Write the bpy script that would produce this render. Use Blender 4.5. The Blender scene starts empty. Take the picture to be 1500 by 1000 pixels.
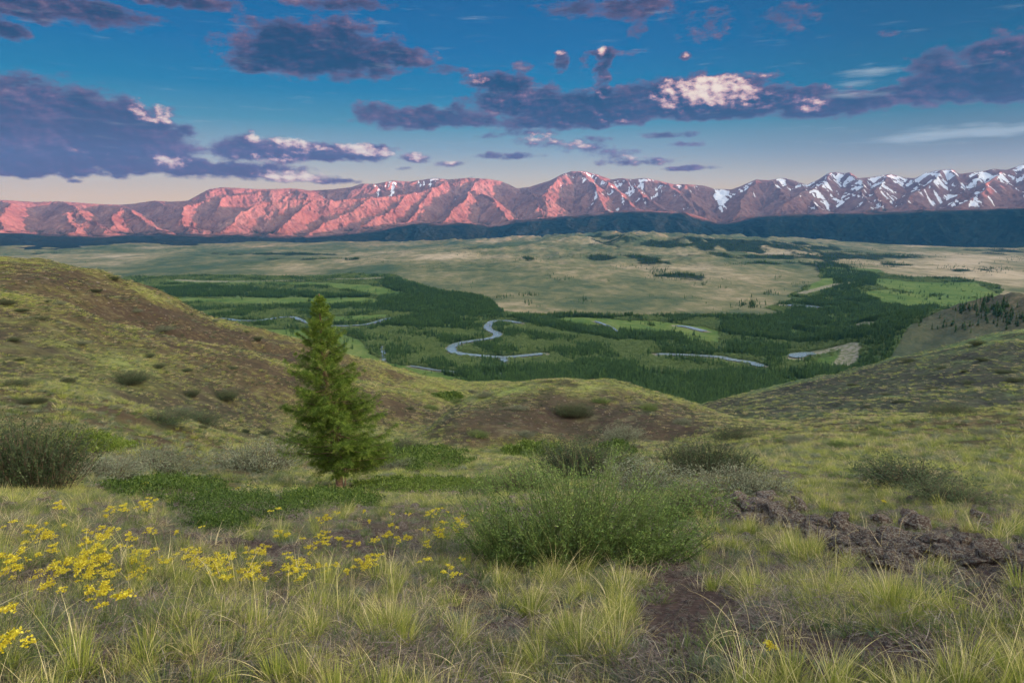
import bpy, math, random
import numpy as np
from math import radians as R
sc = bpy.context.scene
rng = np.random.default_rng(7); random.seed(7)
# ---------------------------------------------------------------- camera, light, sky
PITCH = R(9.4); CZ = 1.6
cam = bpy.data.objects.new('camera', bpy.data.cameras.new('camera')); sc.collection.objects.link(cam)
cam.data.lens = 24; cam.data.sensor_width = 36; cam.data.clip_start = .05; cam.data.clip_end = 2e5
cam.location = (0, 0, CZ); cam.rotation_euler = (R(90) - PITCH, 0, 0)
sc.camera = cam
SUN_EL, SUN_AZ = R(4.2), R(106)          # azimuth clockwise from the view direction
sun = bpy.data.objects.new('sun', bpy.data.lights.new('sun', 'SUN')); sc.collection.objects.link(sun)
sun.data.energy = 5.; sun.data.angle = R(.5); sun.data.color = (1, .34, .26)
sun.rotation_euler = (R(90) - SUN_EL, 0, -SUN_AZ + math.pi)
sc.view_settings.view_transform = 'Standard'; sc.view_settings.look = 'None'
sc.view_settings.exposure = 2.66; sc.view_settings.gamma = 1
sc.render.engine = 'CYCLES'
cy = sc.cycles
cy.max_bounces = 5; cy.diffuse_bounces = 2; cy.glossy_bounces = 2; cy.transmission_bounces = 3
cy.transparent_max_bounces = 6; cy.volume_bounces = 0; cy.use_denoising = True; cy.caustics_reflective = False
cy.caustics_refractive = False; cy.sample_clamp_indirect = 5

KEXP = .18      # all sky light is scaled so that the exposure of 2.66 matches the photograph's
def lin(c):
    return tuple((v/255/12.92 if v/255 <= .04045 else ((v/255+.055)/1.055)**2.4) for v in c)

class NT:
    """small helper for building node trees"""
    def __init__(s, tree): s.t = tree; s.n = tree.nodes; s.n.clear()
    def new(s, typ, **kw):
        n = s.n.new(typ)
        for k, v in kw.items(): setattr(n, k, v)
        return n
    def put(s, sock, v):
        if v is None: return
        if isinstance(v, bpy.types.NodeSocket): s.t.links.new(v, sock)
        elif isinstance(v, (tuple, list)):
            sock.default_value = tuple(v) + ((1,) if len(v) == 3 and len(sock.default_value) == 4 else ())
        else: sock.default_value = v
    def m(s, op, a, b=None, c=None, clamp=False):
        n = s.new('ShaderNodeMath', operation=op, use_clamp=clamp)
        s.put(n.inputs[0], a); s.put(n.inputs[1], b); s.put(n.inputs[2], c)
        return n.outputs[0]
    def vm(s, op, a, b=None):
        n = s.new('ShaderNodeVectorMath', operation=op); s.put(n.inputs[0], a)
        if op == 'SCALE': s.put(n.inputs['Scale'], b)
        else: s.put(n.inputs[1], b)
        return n.outputs['Value'] if op in ('LENGTH', 'DOT_PRODUCT') else n.outputs[0]
    def mix(s, f, a, b, typ='RGBA', blend='MIX'):
        n = s.new('ShaderNodeMix', data_type=typ)
        if typ == 'RGBA': n.blend_type = blend; i = (6, 7); o = 2
        else: i = (2, 3); o = 0
        s.put(n.inputs[0], f); s.put(n.inputs[i[0]], a); s.put(n.inputs[i[1]], b)
        return n.outputs[o]
    def noise(s, vec, scale, detail=4, rough=.55, dist=0, out=0):
        n = s.new('ShaderNodeTexNoise'); s.put(n.inputs['Vector'], vec); s.put(n.inputs['Scale'], scale)
        s.put(n.inputs['Detail'], detail); s.put(n.inputs['Roughness'], rough); s.put(n.inputs['Distortion'], dist)
        return n.outputs[out]
    def sstep(s, v, a, b, lo=0., hi=1.):
        n = s.new('ShaderNodeMapRange', interpolation_type='SMOOTHSTEP'); s.put(n.inputs[0], v)
        for i, q in enumerate((a, b, lo, hi)): s.put(n.inputs[i+1], q)
        return n.outputs[0]
    def ramp(s, v, stops, interp='LINEAR'):
        n = s.new('ShaderNodeValToRGB'); s.put(n.inputs[0], v); e = n.color_ramp.elements
        n.color_ramp.interpolation = interp
        while len(e) < len(stops): e.new(.5)
        for k, (p, c) in zip(e, stops): k.position = p; k.color = tuple(c) + (1,)
        return n.outputs[0]
    def attr(s, name, out='Fac'):
        n = s.new('ShaderNodeAttribute', attribute_name=name); return n.outputs[out]

def cam_ray(px, py):
    X = (np.asarray(px, float)-750)/1000; Yc = -(np.asarray(py, float)-500)/1000
    c, s = math.cos(PITCH), math.sin(PITCH)
    x = X; y = c + s*Yc; z = -s + c*Yc
    return np.arctan2(x, y), z/np.hypot(x, y)

# clouds: (centre x, centre y, half width, height above, depth below, strength); fixed directions in the sky, at infinity
CL = [
 # left bank
 (60,205,190,72,38,1.1),(190,205,100,50,44,1.1),(40,245,200,24,15,1.),(30,160,110,36,40,.9),(250,236,60,14,24,.7),(150,170,60,22,30,.8),
 (390,222,110,22,18,1.),(330,248,130,12,18,1.),(455,226,70,10,14,.9),(520,222,68,12,20,1.),(612,232,26,10,9,.8),
 (440,262,75,9,8,.75),(500,266,40,5,6,.6),(658,240,24,5,6,.7),(370,199,14,8,6,.5),(590,248,18,5,4,.4),
 # top left
 (60,8,190,14,24,1.),(260,0,110,10,14,.9),(15,45,38,12,14,.9),
 # upper middle
 (470,80,150,36,40,1.05),(420,60,60,30,22,.8),(590,85,55,18,16,.8),(500,40,60,18,18,.7),(480,5,110,14,12,.65),(355,30,30,10,7,.5),
 (655,103,36,8,9,.65),(390,98,70,14,14,.7),
 # long bank
 (640,172,95,18,20,.9),(545,160,36,14,26,.8),(590,180,60,14,14,.8),(760,150,90,30,22,.95),(730,120,60,16,16,.8),(860,165,120,34,26,1.05),(980,145,110,30,32,1.1),
 (1060,135,100,26,42,1.15),(1150,145,110,18,26,1.),(1250,150,100,14,20,.85),(1190,163,70,10,14,.7),(800,180,130,12,14,.8),(1040,168,90,8,12,.9),
 (1210,158,80,18,20,.6),(1290,140,60,12,12,.9),(1400,132,120,24,22,1.1),(1470,110,70,50,40,1.1),(1370,100,46,26,24,.8),(1450,75,60,14,20,.8),
 # turrets
 (883,95,13,24,50,.8),(820,85,14,14,30,.7),(765,98,20,10,12,.6),(858,90,9,8,14,.5),(1004,82,11,7,7,.6),(935,40,16,18,30,.45),(1040,40,50,28,30,.4),(1160,25,60,20,32,.42),
 (1305,48,22,6,7,.45),(885,10,120,10,20,.62),(950,5,60,14,30,.6),(900,78,50,8,7,.5),
 # low bits
 (745,229,60,7,6,.7),(790,206,40,8,12,.6),(850,215,50,8,12,.6),(930,237,70,7,8,.65),(1000,247,40,5,5,.7),(1010,212,38,5,5,.6),(980,198,55,6,6,.7),(770,195,60,6,6,.55),
 (1045,246,18,3,4,.5),(112,266,16,3,3,.5),(690,260,10,3,3,.3),(900,225,50,10,10,.5),(725,200,40,4,4,.4),(870,205,30,8,8,.45),
]
# sunlit tops
LIT = [(1060,120,76,12,42,1.1),(1000,128,60,16,40,.85),(1100,150,130,16,20,.4),(880,175,110,14,14,.35),(760,140,60,20,30,.3),(140,225,150,12,12,.3),(480,240,120,8,8,.45),(215,160,30,20,20,.8),(240,172,22,14,14,1.0),(375,200,20,8,10,1.2),(420,206,36,9,14,1.2),(520,214,32,9,15,1.2),(455,218,40,8,14,.8),
 (612,230,20,9,9,.9),(432,258,62,10,12,1.3),(320,262,50,8,8,.6),(395,232,60,8,10,.7),(560,222,60,8,10,.8),(250,236,34,9,12,1.),(660,238,14,6,6,1.1),(880,72,9,7,18,.95),(819,74,11,7,14,.75),(1004,80,9,6,6,.7),(1190,153,24,10,14,.8),
 (790,203,34,9,10,1.),(845,212,34,8,12,.9),(928,230,24,7,10,.9),(700,116,20,9,12,.6),(1230,125,30,8,8,.7),(1180,20,40,22,26,.28),(1060,35,30,24,26,.28),(960,20,50,24,40,.25),
 (1480,72,50,20,24,.3),(870,130,40,60,30,.3),(960,240,50,8,10,.5),(1260,120,40,8,8,.5),(560,226,40,8,8,.6)]
# thin high streaks
WISP = [(1400,195,110,12,12,.5),(1480,190,90,9,12,.5),(1270,105,60,10,14,.42),(1250,130,60,14,16,.3),(1350,205,150,10,10,.35)]


# ---- numpy noise
def _h(ix, iy, seed):
    n = (ix.astype(np.int64)*374761393 + iy.astype(np.int64)*668265263 + seed*1442695041) & 0xffffffff
    n = ((n ^ (n >> 13))*1274126177) & 0xffffffff
    n = ((n ^ (n >> 16))*2246822519) & 0xffffffff
    return ((n ^ (n >> 15)) & 0xffff)/65535.
def vnoise(x, y, seed=0):
    """gradient noise, about -1..1"""
    ix = np.floor(x); iy = np.floor(y); fx = x-ix; fy = y-iy
    u = fx*fx*fx*(fx*(fx*6-15)+10); v = fy*fy*fy*(fy*(fy*6-15)+10)
    def g(dx, dy):
        a = _h(ix+dx, iy+dy, seed)*(2*np.pi)
        return np.cos(a)*(fx-dx)+np.sin(a)*(fy-dy)
    return 1.5*((g(0,0)*(1-u)+g(1,0)*u)*(1-v)+(g(0,1)*(1-u)+g(1,1)*u)*v)
def fbm(x, y, oct=4, seed=0, gain=.5, ridged=False):
    t = 0; a = 1.; nrm = 0
    for o in range(oct):
        n = vnoise(x*2**o+o*17.3, y*2**o-o*9.1, seed+o)
        if ridged: n = 1-2*np.abs(n)
        t = t+n*a; nrm += a; a *= gain
    return t/nrm
def smooth(x, a, b):
    t = np.clip((x-a)/(b-a), 0, 1); return t*t*(3-2*t)

world = bpy.data.worlds.new('World'); sc.world = world; world.use_nodes = True
AMB = 1.0
def build_world():
    w = NT(world.node_tree)
    out = w.new('ShaderNodeOutputWorld'); bg = w.new('ShaderNodeBackground')
    d = w.new('ShaderNodeTexCoord').outputs['Generated']
    sp = w.new('ShaderNodeSeparateXYZ'); w.put(sp.inputs[0], d)
    x, y, z = sp.outputs
    el = w.m('ARCSINE', z)
    base = w.ramp(w.m('MULTIPLY', el, 1/R(20), clamp=True), SKYSTOPS)
    skt = w.new('ShaderNodeTexSky', sky_type='NISHITA', sun_disc=False, sun_elevation=SUN_EL, sun_rotation=SUN_AZ, altitude=1600, ozone_density=2.)
    nish = w.vm('SCALE', skt.outputs[0], .12)
    # unseen sky overhead and towards the sun, brightness added to light the land
    away = w.m('MAXIMUM', w.sstep(y, .55, -.25), w.sstep(el, R(22), R(50)))
    amb = w.mix(w.sstep(el, R(15), R(55)), (1.5,1.15,.85), (1.35,1.45,1.5))
    amb = w.vm('SCALE', amb, w.m('MULTIPLY', w.sstep(w.noise(d, 2.4, 4, .6), .3, .75, .4, 1.5), AMB))
    gd = (math.sin(SUN_AZ)*.93, math.cos(SUN_AZ)*.93, .37)
    gl = w.m('POWER', w.m('MAXIMUM', w.vm('DOT_PRODUCT', d, gd), 0.), 12.)
    amb = w.vm('ADD', w.vm('SCALE', amb, .92), w.vm('SCALE', (13.5, 10.8, 6.6), gl))
    col = w.mix(away, base, w.vm('ADD', amb, nish))
    col = w.mix(w.sstep(z, -.03, 0.), (.04,.05,.04), col)
    w.put(bg.inputs[0], col); w.put(bg.inputs[1], KEXP)
    w.t.links.new(bg.outputs[0], out.inputs[0])
SKYSTOPS = [(a/20, lin(c)) for a, c in [(0,(244,206,158)),(2.2,(238,200,156)),(4.2,(204,190,168)),(6.2,(146,160,162)),(8.2,(78,136,154)),(10.5,(18,114,152)),(13.5,(2,98,148)),(17.5,(2,86,138)),(20,(2,80,130))]]
build_world()
world.cycles.sampling_method = 'MANUAL'; world.cycles.sample_map_resolution = 256

def link(o, parent=None):
    sc.collection.objects.link(o)
    if parent is not None: o.parent = parent
    return o
def mesh_np(name, verts, faces, mat=None, parent=None, smooth_=False, attrs=None, mats=None, fmat=None, obj=True):
    """verts (n,3); faces (m,3) or (m,4) array (or list of such)"""
    me = bpy.data.meshes.new(name)
    fl = faces if isinstance(faces, list) else [faces]
    fl = [np.asarray(f, np.int32) for f in fl if len(f)]
    verts = np.asarray(verts, np.float32)
    me.vertices.add(len(verts)); me.vertices.foreach_set('co', verts.ravel())
    nl = sum(f.size for f in fl); nf = sum(len(f) for f in fl)
    me.loops.add(nl); me.loops.foreach_set('vertex_index', np.concatenate([f.ravel() for f in fl]))
    tot = np.concatenate([np.full(len(f), f.shape[1], np.int32) for f in fl])
    st = np.concatenate([[0], np.cumsum(tot)[:-1]]).astype(np.int32)
    me.polygons.add(nf); me.polygons.foreach_set('loop_start', st); me.polygons.foreach_set('loop_total', tot)
    if fmat is not None: me.polygons.foreach_set('material_index', np.asarray(fmat, np.int32))
    me.update(calc_edges=True)
    me.polygons.foreach_set('use_smooth', np.full(nf, smooth_))
    for k, v in (attrs or {}).items():
        v = np.asarray(v, np.float32)
        if v.ndim == 1:
            a = me.attributes.new(k, 'FLOAT', 'POINT'); a.data.foreach_set('value', v)
        else:
            a = me.attributes.new(k, 'FLOAT_VECTOR', 'POINT'); a.data.foreach_set('vector', v.ravel())
    for m_ in (mats or ([mat] if mat else [])): me.materials.append(m_)
    if not obj: return me
    return link(bpy.data.objects.new(name, me), parent)
def grid_faces(n, m):
    """n columns (slow index) by m rows"""
    i = np.arange(n-1)[:, None]*m + np.arange(m-1)[None]
    return np.stack([i, i+m, i+m+1, i+1], -1).reshape(-1, 4)
def new_mat(name):
    m_ = bpy.data.materials.new(name); m_.use_nodes = True
    t = NT(m_.node_tree); t.out = t.new('ShaderNodeOutputMaterial')
    return m_, t
SET = lambda o, **k: [o.__setitem__(a.rstrip('_'), b) for a, b in k.items()] and o or o

def build_sky():
    au = np.radians(np.arange(-66, 66.01, .16)); au = np.sort(np.concatenate([au, np.radians(np.arange(-40, 40, .16)+.08)]))
    ev = np.radians(np.concatenate([[-1.5, -.5], np.arange(0, 20, .09), np.arange(20, 46, 1.)]))
    A, E = np.meshgrid(au, ev, indexing='ij'); Rs = 90000.
    V = np.stack([np.sin(A)*np.cos(E)*Rs, np.cos(A)*np.cos(E)*Rs, np.sin(E)*Rs+CZ], -1).reshape(-1, 3)
    U = np.degrees(A); W_ = np.degrees(E)
    wx = fbm(U*.45, W_*.8, 4, 11)*1.1; wy = fbm(U*.5+40, W_*.9, 4, 12)*.55
    def field(blobs, wk=1.):
        acc = np.zeros_like(U)
        for (px, py, hw, up, dn, k) in blobs:
            a, t = cam_ray(px, py); e = math.degrees(math.atan(float(t))); a = math.degrees(float(a))
            a2, _ = cam_ray(px+hw, py); sx = math.degrees(float(a2))-a; q = 180/math.pi/1000
            g = min(1., max(.25, (up+dn)/50.))*wk
            dx = (U+wx*g-a)/(sx*1.15); dv = W_+wy*g-e
            dy = np.maximum(dv/(up*q*1.15), -dv/(dn*q*.95))
            f = np.clip(1-(dx*dx+dy*dy), 0, 1)*k
            acc = np.maximum(acc, f)+.35*np.minimum(acc, f)
        return acc
    F = field(CL); L = field(LIT, .5); W2 = field(WISP)
    # how much cloud lies above each point: undersides are the deeper, darker part
    up = np.zeros_like(F); 
    for s in (4, 9, 15): up += np.concatenate([F[:, s:], np.zeros((F.shape[0], s))], 1)
    right = np.roll(F, -12, 0)
    m_, t = new_mat('sky')
    pos = t.new('ShaderNodeNewGeometry').outputs['Position']
    d = t.vm('NORMALIZE', t.vm('SUBTRACT', pos, (0, 0, CZ)))
    sp = t.new('ShaderNodeSeparateXYZ'); t.put(sp.inputs[0], d); x, y, z = sp.outputs
    el = t.m('ARCSINE', z); az = t.m('ARCTAN2', x, y)
    base = t.ramp(t.m('MULTIPLY', el, 1/R(20), clamp=True), SKYSTOPS)
    base = t.mix(t.m('MULTIPLY', t.sstep(az, .05, .65), t.sstep(el, R(2.5), R(6))), base, t.vm('MULTIPLY', base, (.64, .58, .54)))
    cv = t.new('ShaderNodeCombineXYZ'); t.put(cv.inputs[0], t.m('MULTIPLY', az, 180/math.pi)); t.put(cv.inputs[1], t.m('MULTIPLY', el, 180/math.pi))
    P = cv.outputs[0]; st_ = t.vm('MULTIPLY', P, (1, 1.7, 1))
    n1 = t.noise(st_, .8, 9, .62); n2 = t.noise(t.vm('ADD', st_, (.3, .4, 0)), .8, 6, .58)
    nn = t.m('SUBTRACT', n1, .5)
    Fa = t.attr('cloud'); La = t.attr('lit'); Ua = t.attr('above')
    dens = t.m('ADD', t.m('MULTIPLY_ADD', nn, 1.7, Fa), -.20)
    dens = t.m('MULTIPLY', dens, t.sstep(Fa, 0., .22))
    alpha = t.m('MULTIPLY', t.sstep(dens, -.07, .52), .97)
    rel = t.m('SUBTRACT', n1, n2)
    big = t.noise(t.vm('MULTIPLY', P, (.5, 1.5, 1)), .5, 3, .55)
    tone = t.m('MULTIPLY_ADD', rel, 1.5, t.m('MULTIPLY_ADD', t.m('SUBTRACT', big, .5), 1.6, .50))
    tone = t.m('ADD', tone, t.m('MULTIPLY', t.m('SUBTRACT', Ua, .9), -.07), clamp=True)
    shadec = t.ramp(tone, [(0, lin((18,36,64))), (.3, lin((42,44,74))), (.55, lin((80,60,88))), (.8, lin((120,86,108))), (1, lin((166,126,136)))])
    lowc = t.mix(t.sstep(el, R(3.5), R(11)), lin((122,76,108)), lin((16,54,86)))
    shadec = t.mix(.42, shadec, lowc)
    shadec = t.mix(t.m('MULTIPLY', t.sstep(dens, .62, .12), .42), shadec, lin((140, 106, 134)))
    lit = t.m('MULTIPLY', t.sstep(t.m('MULTIPLY_ADD', rel, 2.0, t.m('MULTIPLY_ADD', nn, 1.0, La)), .12, 1.45), t.sstep(La, .0, .4))
    litc = t.ramp(lit, [(0, lin((88,68,98))), (.3, lin((144,104,124))), (.65, lin((206,162,158))), (1, lin((248,224,200)))])
    cloudc = t.mix(t.m('MULTIPLY', lit, 1.6, clamp=True), shadec, litc)
    sky = t.mix(alpha, base, cloudc)
    ws = t.noise(t.vm('MULTIPLY', P, (.25, 2.2, 1)), .9, 6, .6)
    sky = t.mix(t.m('MULTIPLY', t.sstep(t.m('MULTIPLY_ADD', t.m('SUBTRACT', ws, .5), 1.6, t.attr('wisp')), .1, .8), .5), sky, lin((200,204,204)))
    em = t.new('ShaderNodeEmission'); t.put(em.inputs[0], sky); t.put(em.inputs[1], KEXP)
    t.t.links.new(em.outputs[0], t.out.inputs[0])
    m_.cycles.emission_sampling = 'NONE'
    o = mesh_np('sky', V, grid_faces(*A.shape), m_, attrs={'cloud': F.ravel(), 'lit': L.ravel(), 'above': up.ravel(), 'wisp': W2.ravel()}, smooth_=True)
    SET(o, kind='structure', label='evening sky with broken purple clouds')
    return o
build_sky()
# ---------------------------------------------------------------- terrain
# a feature line is a list of (photo x, photo y, distance): resampled on azimuth as (ln r, tan elevation)
def pchip_cols(X, T, G):
    """X,T: (K,n) knots per column; G: (m,) sample points -> (n,m)"""
    K, n = X.shape
    h = np.diff(X, axis=0); dl = np.diff(T, axis=0)/h
    D = np.zeros_like(T)
    same = dl[1:]*dl[:-1] > 0
    w1 = 2*h[1:]+h[:-1]; w2 = h[1:]+2*h[:-1]
    with np.errstate(all='ignore'):
        D[1:-1] = np.where(same, (w1+w2)/(w1/dl[:-1]+w2/dl[1:]), 0)
    D[0] = dl[0]; D[-1] = dl[-1]
    out = np.repeat(T[0][:, None], len(G), 1)
    Gb = G[None]
    for k in range(K-1):
        s = (Gb-X[k][:, None])/h[k][:, None]; mk = (s >= 0)
        s = np.clip(s, 0, 1)
        v = (2*s**3-3*s**2+1)*T[k][:, None]+(s**3-2*s**2+s)*(h[k]*D[k])[:, None]+(-2*s**3+3*s**2)*T[k+1][:, None]+(s**3-s**2)*(h[k]*D[k+1])[:, None]
        out = np.where(mk, v, out)
    return out
def gsm(a, sig):
    """gaussian smooth along the last axis with edge padding"""
    if sig <= 0: return a
    n = int(sig*3)+1; k = np.exp(-.5*(np.arange(-n, n+1)/sig)**2); k /= k.sum()
    p = np.pad(a, (n, n), mode='edge'); return np.convolve(p, k, 'valid')
class Polar:
    def __init__(s, lines, az, lr, sig=8, rabs=None):
        s.az, s.lr = az, lr
        Xs, Ts = [], []
        aq = np.radians(np.arange(-60, 60.01, .06))
        for L in lines:
            L = np.array(L, float); a, t = cam_ray(L[:, 0], L[:, 1]); o = np.argsort(a)
            sg = sig
            x = gsm(np.interp(aq, a[o], np.log(L[o, 2])), sg); tt = gsm(np.interp(aq, a[o], t[o]), sg)
            Xs.append(np.interp(az, aq, x)); Ts.append(np.interp(az, aq, tt))
        X = np.array(Xs); T = np.array(Ts)
        if rabs is not None: T[0] = rabs
        for k in range(1, len(X)): X[k] = np.maximum(X[k], X[k-1]+.02)
        s.X, s.T = X, T
        s.r = np.exp(lr)
        s.t = pchip_cols(X, T, lr)
        s.AZ = az[:, None]; s.x = np.sin(s.AZ)*s.r; s.y = np.cos(s.AZ)*s.r
        s.z = s.t*s.r+CZ
    def bil(s, G, x, y):
        a = np.arctan2(x, y); l = np.log(np.maximum(np.hypot(x, y), 1e-3))
        i = np.interp(a, s.az, np.arange(len(s.az))); j = np.interp(l, s.lr, np.arange(len(s.lr)))
        i0 = np.clip(i.astype(int), 0, len(s.az)-2); j0 = np.clip(j.astype(int), 0, len(s.lr)-2); u = i-i0; v = j-j0
        return (G[i0, j0]*(1-v)+G[i0, j0+1]*v)*(1-u)+(G[i0+1, j0]*(1-v)+G[i0+1, j0+1]*v)*u
    def height(s, x, y): return s.bil(s.z, x, y)
    def hit(s, px, py):
        """first ground point seen at these photo pixels"""
        px = np.atleast_1d(np.asarray(px, float)); py = np.atleast_1d(np.asarray(py, float))
        a, t = cam_ray(px, py); T = (s.z-CZ)/s.r
        i = np.clip(np.round(np.interp(a, s.az, np.arange(len(s.az)))).astype(int), 0, len(s.az)-1)
        rows = T[i] >= t[:, None]
        j = rows.argmax(1); ok = rows.any(1)
        r = s.r[j]
        return np.sin(a)*r, np.cos(a)*r, r, ok

AZF = np.radians(np.concatenate([np.arange(-180, -60, 4), np.arange(-60, -42, .6), np.arange(-42, 42, .075), np.arange(42, 60, .6), np.arange(60, 180.1, 4)]))
GL = [
 [(-600,1000,.3),(2100,1000,.3)],
 [(-200,1000,2.1),(750,1000,2.1),(1700,1000,2.1)],
 [(-200,880,3.0),(400,885,3.0),(750,890,3.0),(1100,885,3.0),(1700,880,3.0)],
 [(-300,800,4.6),(400,800,4.8),(750,805,4.6),(1100,806,4.6),(1500,815,4.4),(1800,815,4.4)],
 [(-300,752,7.2),(300,752,8),(500,752,8.6),(850,755,7.4),(1100,752,7.2),(1500,765,7.0),(1800,765,7)],
 [(-300,712,12),(0,712,12),(300,715,15),(500,716,18),(700,708,17),(850,702,15),(1100,712,12),(1500,722,11.5),(1800,722,11)],
 [(-300,640,24),(0,640,24),(150,655,25),(300,672,27),(450,688,30),(600,670,38),(700,663,44),(850,660,48),(980,655,44),(1060,652,36),(1200,660,26),(1500,662,24),(1800,662,24)],
 [(-300,556,46),(0,560,46),(60,562,46),(110,571,45),(160,580,45),(200,592,45),(250,605,45),(300,628,46),(400,662,50),(520,655,58),(600,640,64),(630,628,66),(655,606,66),(688,584,68),(738,567,70),(790,558,72),(850,556,74),(895,558,75),(932,570,77),(965,579,78),(1000,590,82),(1040,602,82),(1090,616,80),(1130,622,76),(1200,617,70),(1300,610,66),(1400,604,64),(1500,598,62),(1800,590,60)],
 [(-300,566,62),(110,580,60),(300,634,62),(450,668,75),(600,652,88),(700,622,95),(850,600,105),(1000,615,110),(1100,640,105),(1300,636,95),(1500,630,90),(1800,630,88)],
 [(-300,395,130),(0,428,132),(50,438,133),(100,450,135),(130,463,136),(150,476,137),(200,485,138),(250,497,140),(300,505,145),(350,514,150),(400,527,155),(450,540,160),(500,552,165),(560,566,170),(600,578,172),(650,594,172),(690,604,170),(740,616,168),(850,635,165),(1000,640,165),(1500,645,150),(1800,645,150)],
 [(-300,430,175),(0,456,175),(100,482,175),(150,508,177),(250,530,182),(350,547,190),(450,568,205),(560,588,215),(650,610,212),(740,618,205),(1000,634,200),(1100,628,200),(1500,622,190),(1800,620,190)],
 [(-300,400,300),(-100,390,300),(0,387,300),(50,387,300),(90,393,300),(130,402,302),(160,409,304),(200,421,308),(250,443,315),(300,467,325),(350,481,335),(400,493,345),(450,505,355),(500,519,365),(540,533,375),(580,545,385),(620,552,392),(660,558,400),(700,562,410),(740,563,420),(790,566,425),(840,572,430),(900,585,440),(960,598,445),(1010,600,445),(1040,593,450),(1080,583,455),(1120,575,460),(1160,565,465),(1200,556,470),(1240,547,475),(1270,538,480),(1300,531,485),(1350,519,490),(1400,506,495),(1425,499,500),(1450,493,500),(1500,488,500),(1800,470,500)],
 [(-300,560,560),(0,560,560),(300,570,600),(500,600,640),(700,640,660),(1000,650,660),(1200,620,690),(1500,580,700),(1800,570,700)],
 [(-300,760,1150),(750,760,1150),(1800,760,1150)],
]
DEPTH = 300.
def octs(x, y, r, lam0, lam1, amp, seed, lo=.02, hi=.22, ridged=False):
    """band-limited relief: wavelengths shorter than the sampling or long against the distance are left out"""
    z = np.zeros_like(x); lam = lam0; k = 0
    while lam > lam1:
        wgt = smooth(lam/r, lo*.5, lo)*(1-smooth(lam/r, hi*.7, hi*1.4))
        if wgt.max() > 0:
            n = vnoise(x/lam+31.7*k, y/lam-11.3*k, seed+k)
            z += wgt*amp*lam*n
        lam *= .55; k += 1
    return z
def to_pix(x, y, z):
    z = z-CZ; c, s = math.cos(PITCH), math.sin(PITCH)
    f = y*c-z*s; u = y*s+z*c
    return 750+1000*x/f, 500-1000*u/f
def build_ground():
    g = Polar(GL, AZF, np.linspace(math.log(.3), math.log(1150), 900), sig=7, rabs=-1.6/.3)
    back = smooth(np.abs(g.AZ), R(60), R(120))
    dz = octs(g.x, g.y, g.r, 60, .03, .022, 100)*(1-back)
    # hummocks and stony swells in the middle distance
    dz += .7*fbm(g.x/8, g.y/8, 4, 44)*smooth(g.r, 14, 40)*(1-smooth(g.r, 80, 160))*(1-back)
    # shallow erosion furrows running down the far hillsides
    dz += 3.2*fbm(g.x/38+.7*fbm(g.x/90, g.y/90, 2, 8), g.y/110, 4, 45, ridged=True)*smooth(g.r, 100, 240)+.8*fbm(g.x/22, g.y/22, 4, 47)*smooth(g.r, 90, 140)*(1-back)
    PXg, PYg = to_pix(g.x, np.where(g.y > .3, g.y, 1e9), g.z)
    oo = np.array([(1012,738),(1060,742),(1110,745),(1150,758),(1190,775),(1240,792),(1290,800),(1340,798),(1400,812),(1450,818),(1500,832),(1600,845)], float)
    rib = np.exp(-((PYg-np.interp(PXg, oo[:, 0], oo[:, 1])-3)/np.interp(PXg, [1000, 1100, 1500], [9, 13, 22]))**2)*smooth(PXg, 985, 1030)*(1-smooth(PXg, 1560, 1640))*(g.y > .3)
    dz += rib*(.03+.025*fbm(g.x/.22, g.y/.22, 4, 48, ridged=True))
    g.z = g.z+dz
    return g
G0 = build_ground()
LRV = np.linspace(math.log(600), math.log(13500), 640)
def valley_height(x, y, r, az):
    px = 750+1000*np.tan(az)/math.cos(PITCH)
    z = np.full_like(x, -DEPTH)
    yy = 334+300/np.maximum(r, 1)*1000
    # rolling steppe beyond the flood plain
    st = smooth(r, 3000, 5200)
    z += st*(52*fbm(x/1100+3, y/1300, 5, 61)+10)
    mid = np.exp(-((px-860)/330)**2)*smooth(r, 3000, 6000)
    z += mid*(48*fbm(x/520, y/800, 5, 62, ridged=True)+40)
    hl = np.exp(-((px-960)/230)**2)*smooth(r, 6200, 8200)
    z += hl*(105*np.maximum(fbm(x/700, y/900, 5, 63, ridged=True)+.25, 0)+30)
    z += smooth(r, 6500, 9500)*28*np.maximum(fbm(x/600, y/500, 4, 64, ridged=True)+.2, 0)*smooth(px, 560, 250)
    # alluvial apron up to the mountains
    z += smooth(r, 8500, 13500)*60
    # brown stony hill on the right edge
    hx, hy = 1900*math.sin(R(37)), 1900*math.cos(R(37))
    dd = np.hypot((x-hx-120)/430, (y-hy)/520)
    z += 150*np.maximum(np.exp(-dd**2*1.0)-.2, 0)/.8*(1+.55*fbm(x/190, y/190, 5, 65))
    z += (1-st)*.9*fbm(x/60, y/60, 3, 66)
    return z
class VP(Polar):
    def __init__(s):
        s.az = np.radians(np.concatenate([np.arange(-75, -42, .8), np.arange(-42, 42, .09), np.arange(42, 75.1, .8)])); s.lr = LRV; s.r = np.exp(LRV)
        s.AZ = s.az[:, None]; s.x = np.sin(s.AZ)*s.r; s.y = np.cos(s.AZ)*s.r; s.z = valley_height(s.x, s.y, s.r+0*s.x, s.AZ+0*s.x)
V0 = VP()
def on_valley(px, py):
    a, t = cam_ray(px, py); r = (DEPTH+CZ)/np.maximum(-t, 1e-4); return np.sin(a)*r, np.cos(a)*r
def inpoly(px, py, poly):
    P = np.asarray(poly, float); ins = np.zeros(px.shape, bool)
    x2, y2 = P[-1]
    for x1, y1 in P:
        c = (y1 > py) != (y2 > py)
        with np.errstate(all='ignore'): ins ^= c & (px < (x2-x1)*(py-y1)/(y2-y1)+x1)
        x2, y2 = x1, y1
    return ins
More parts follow.
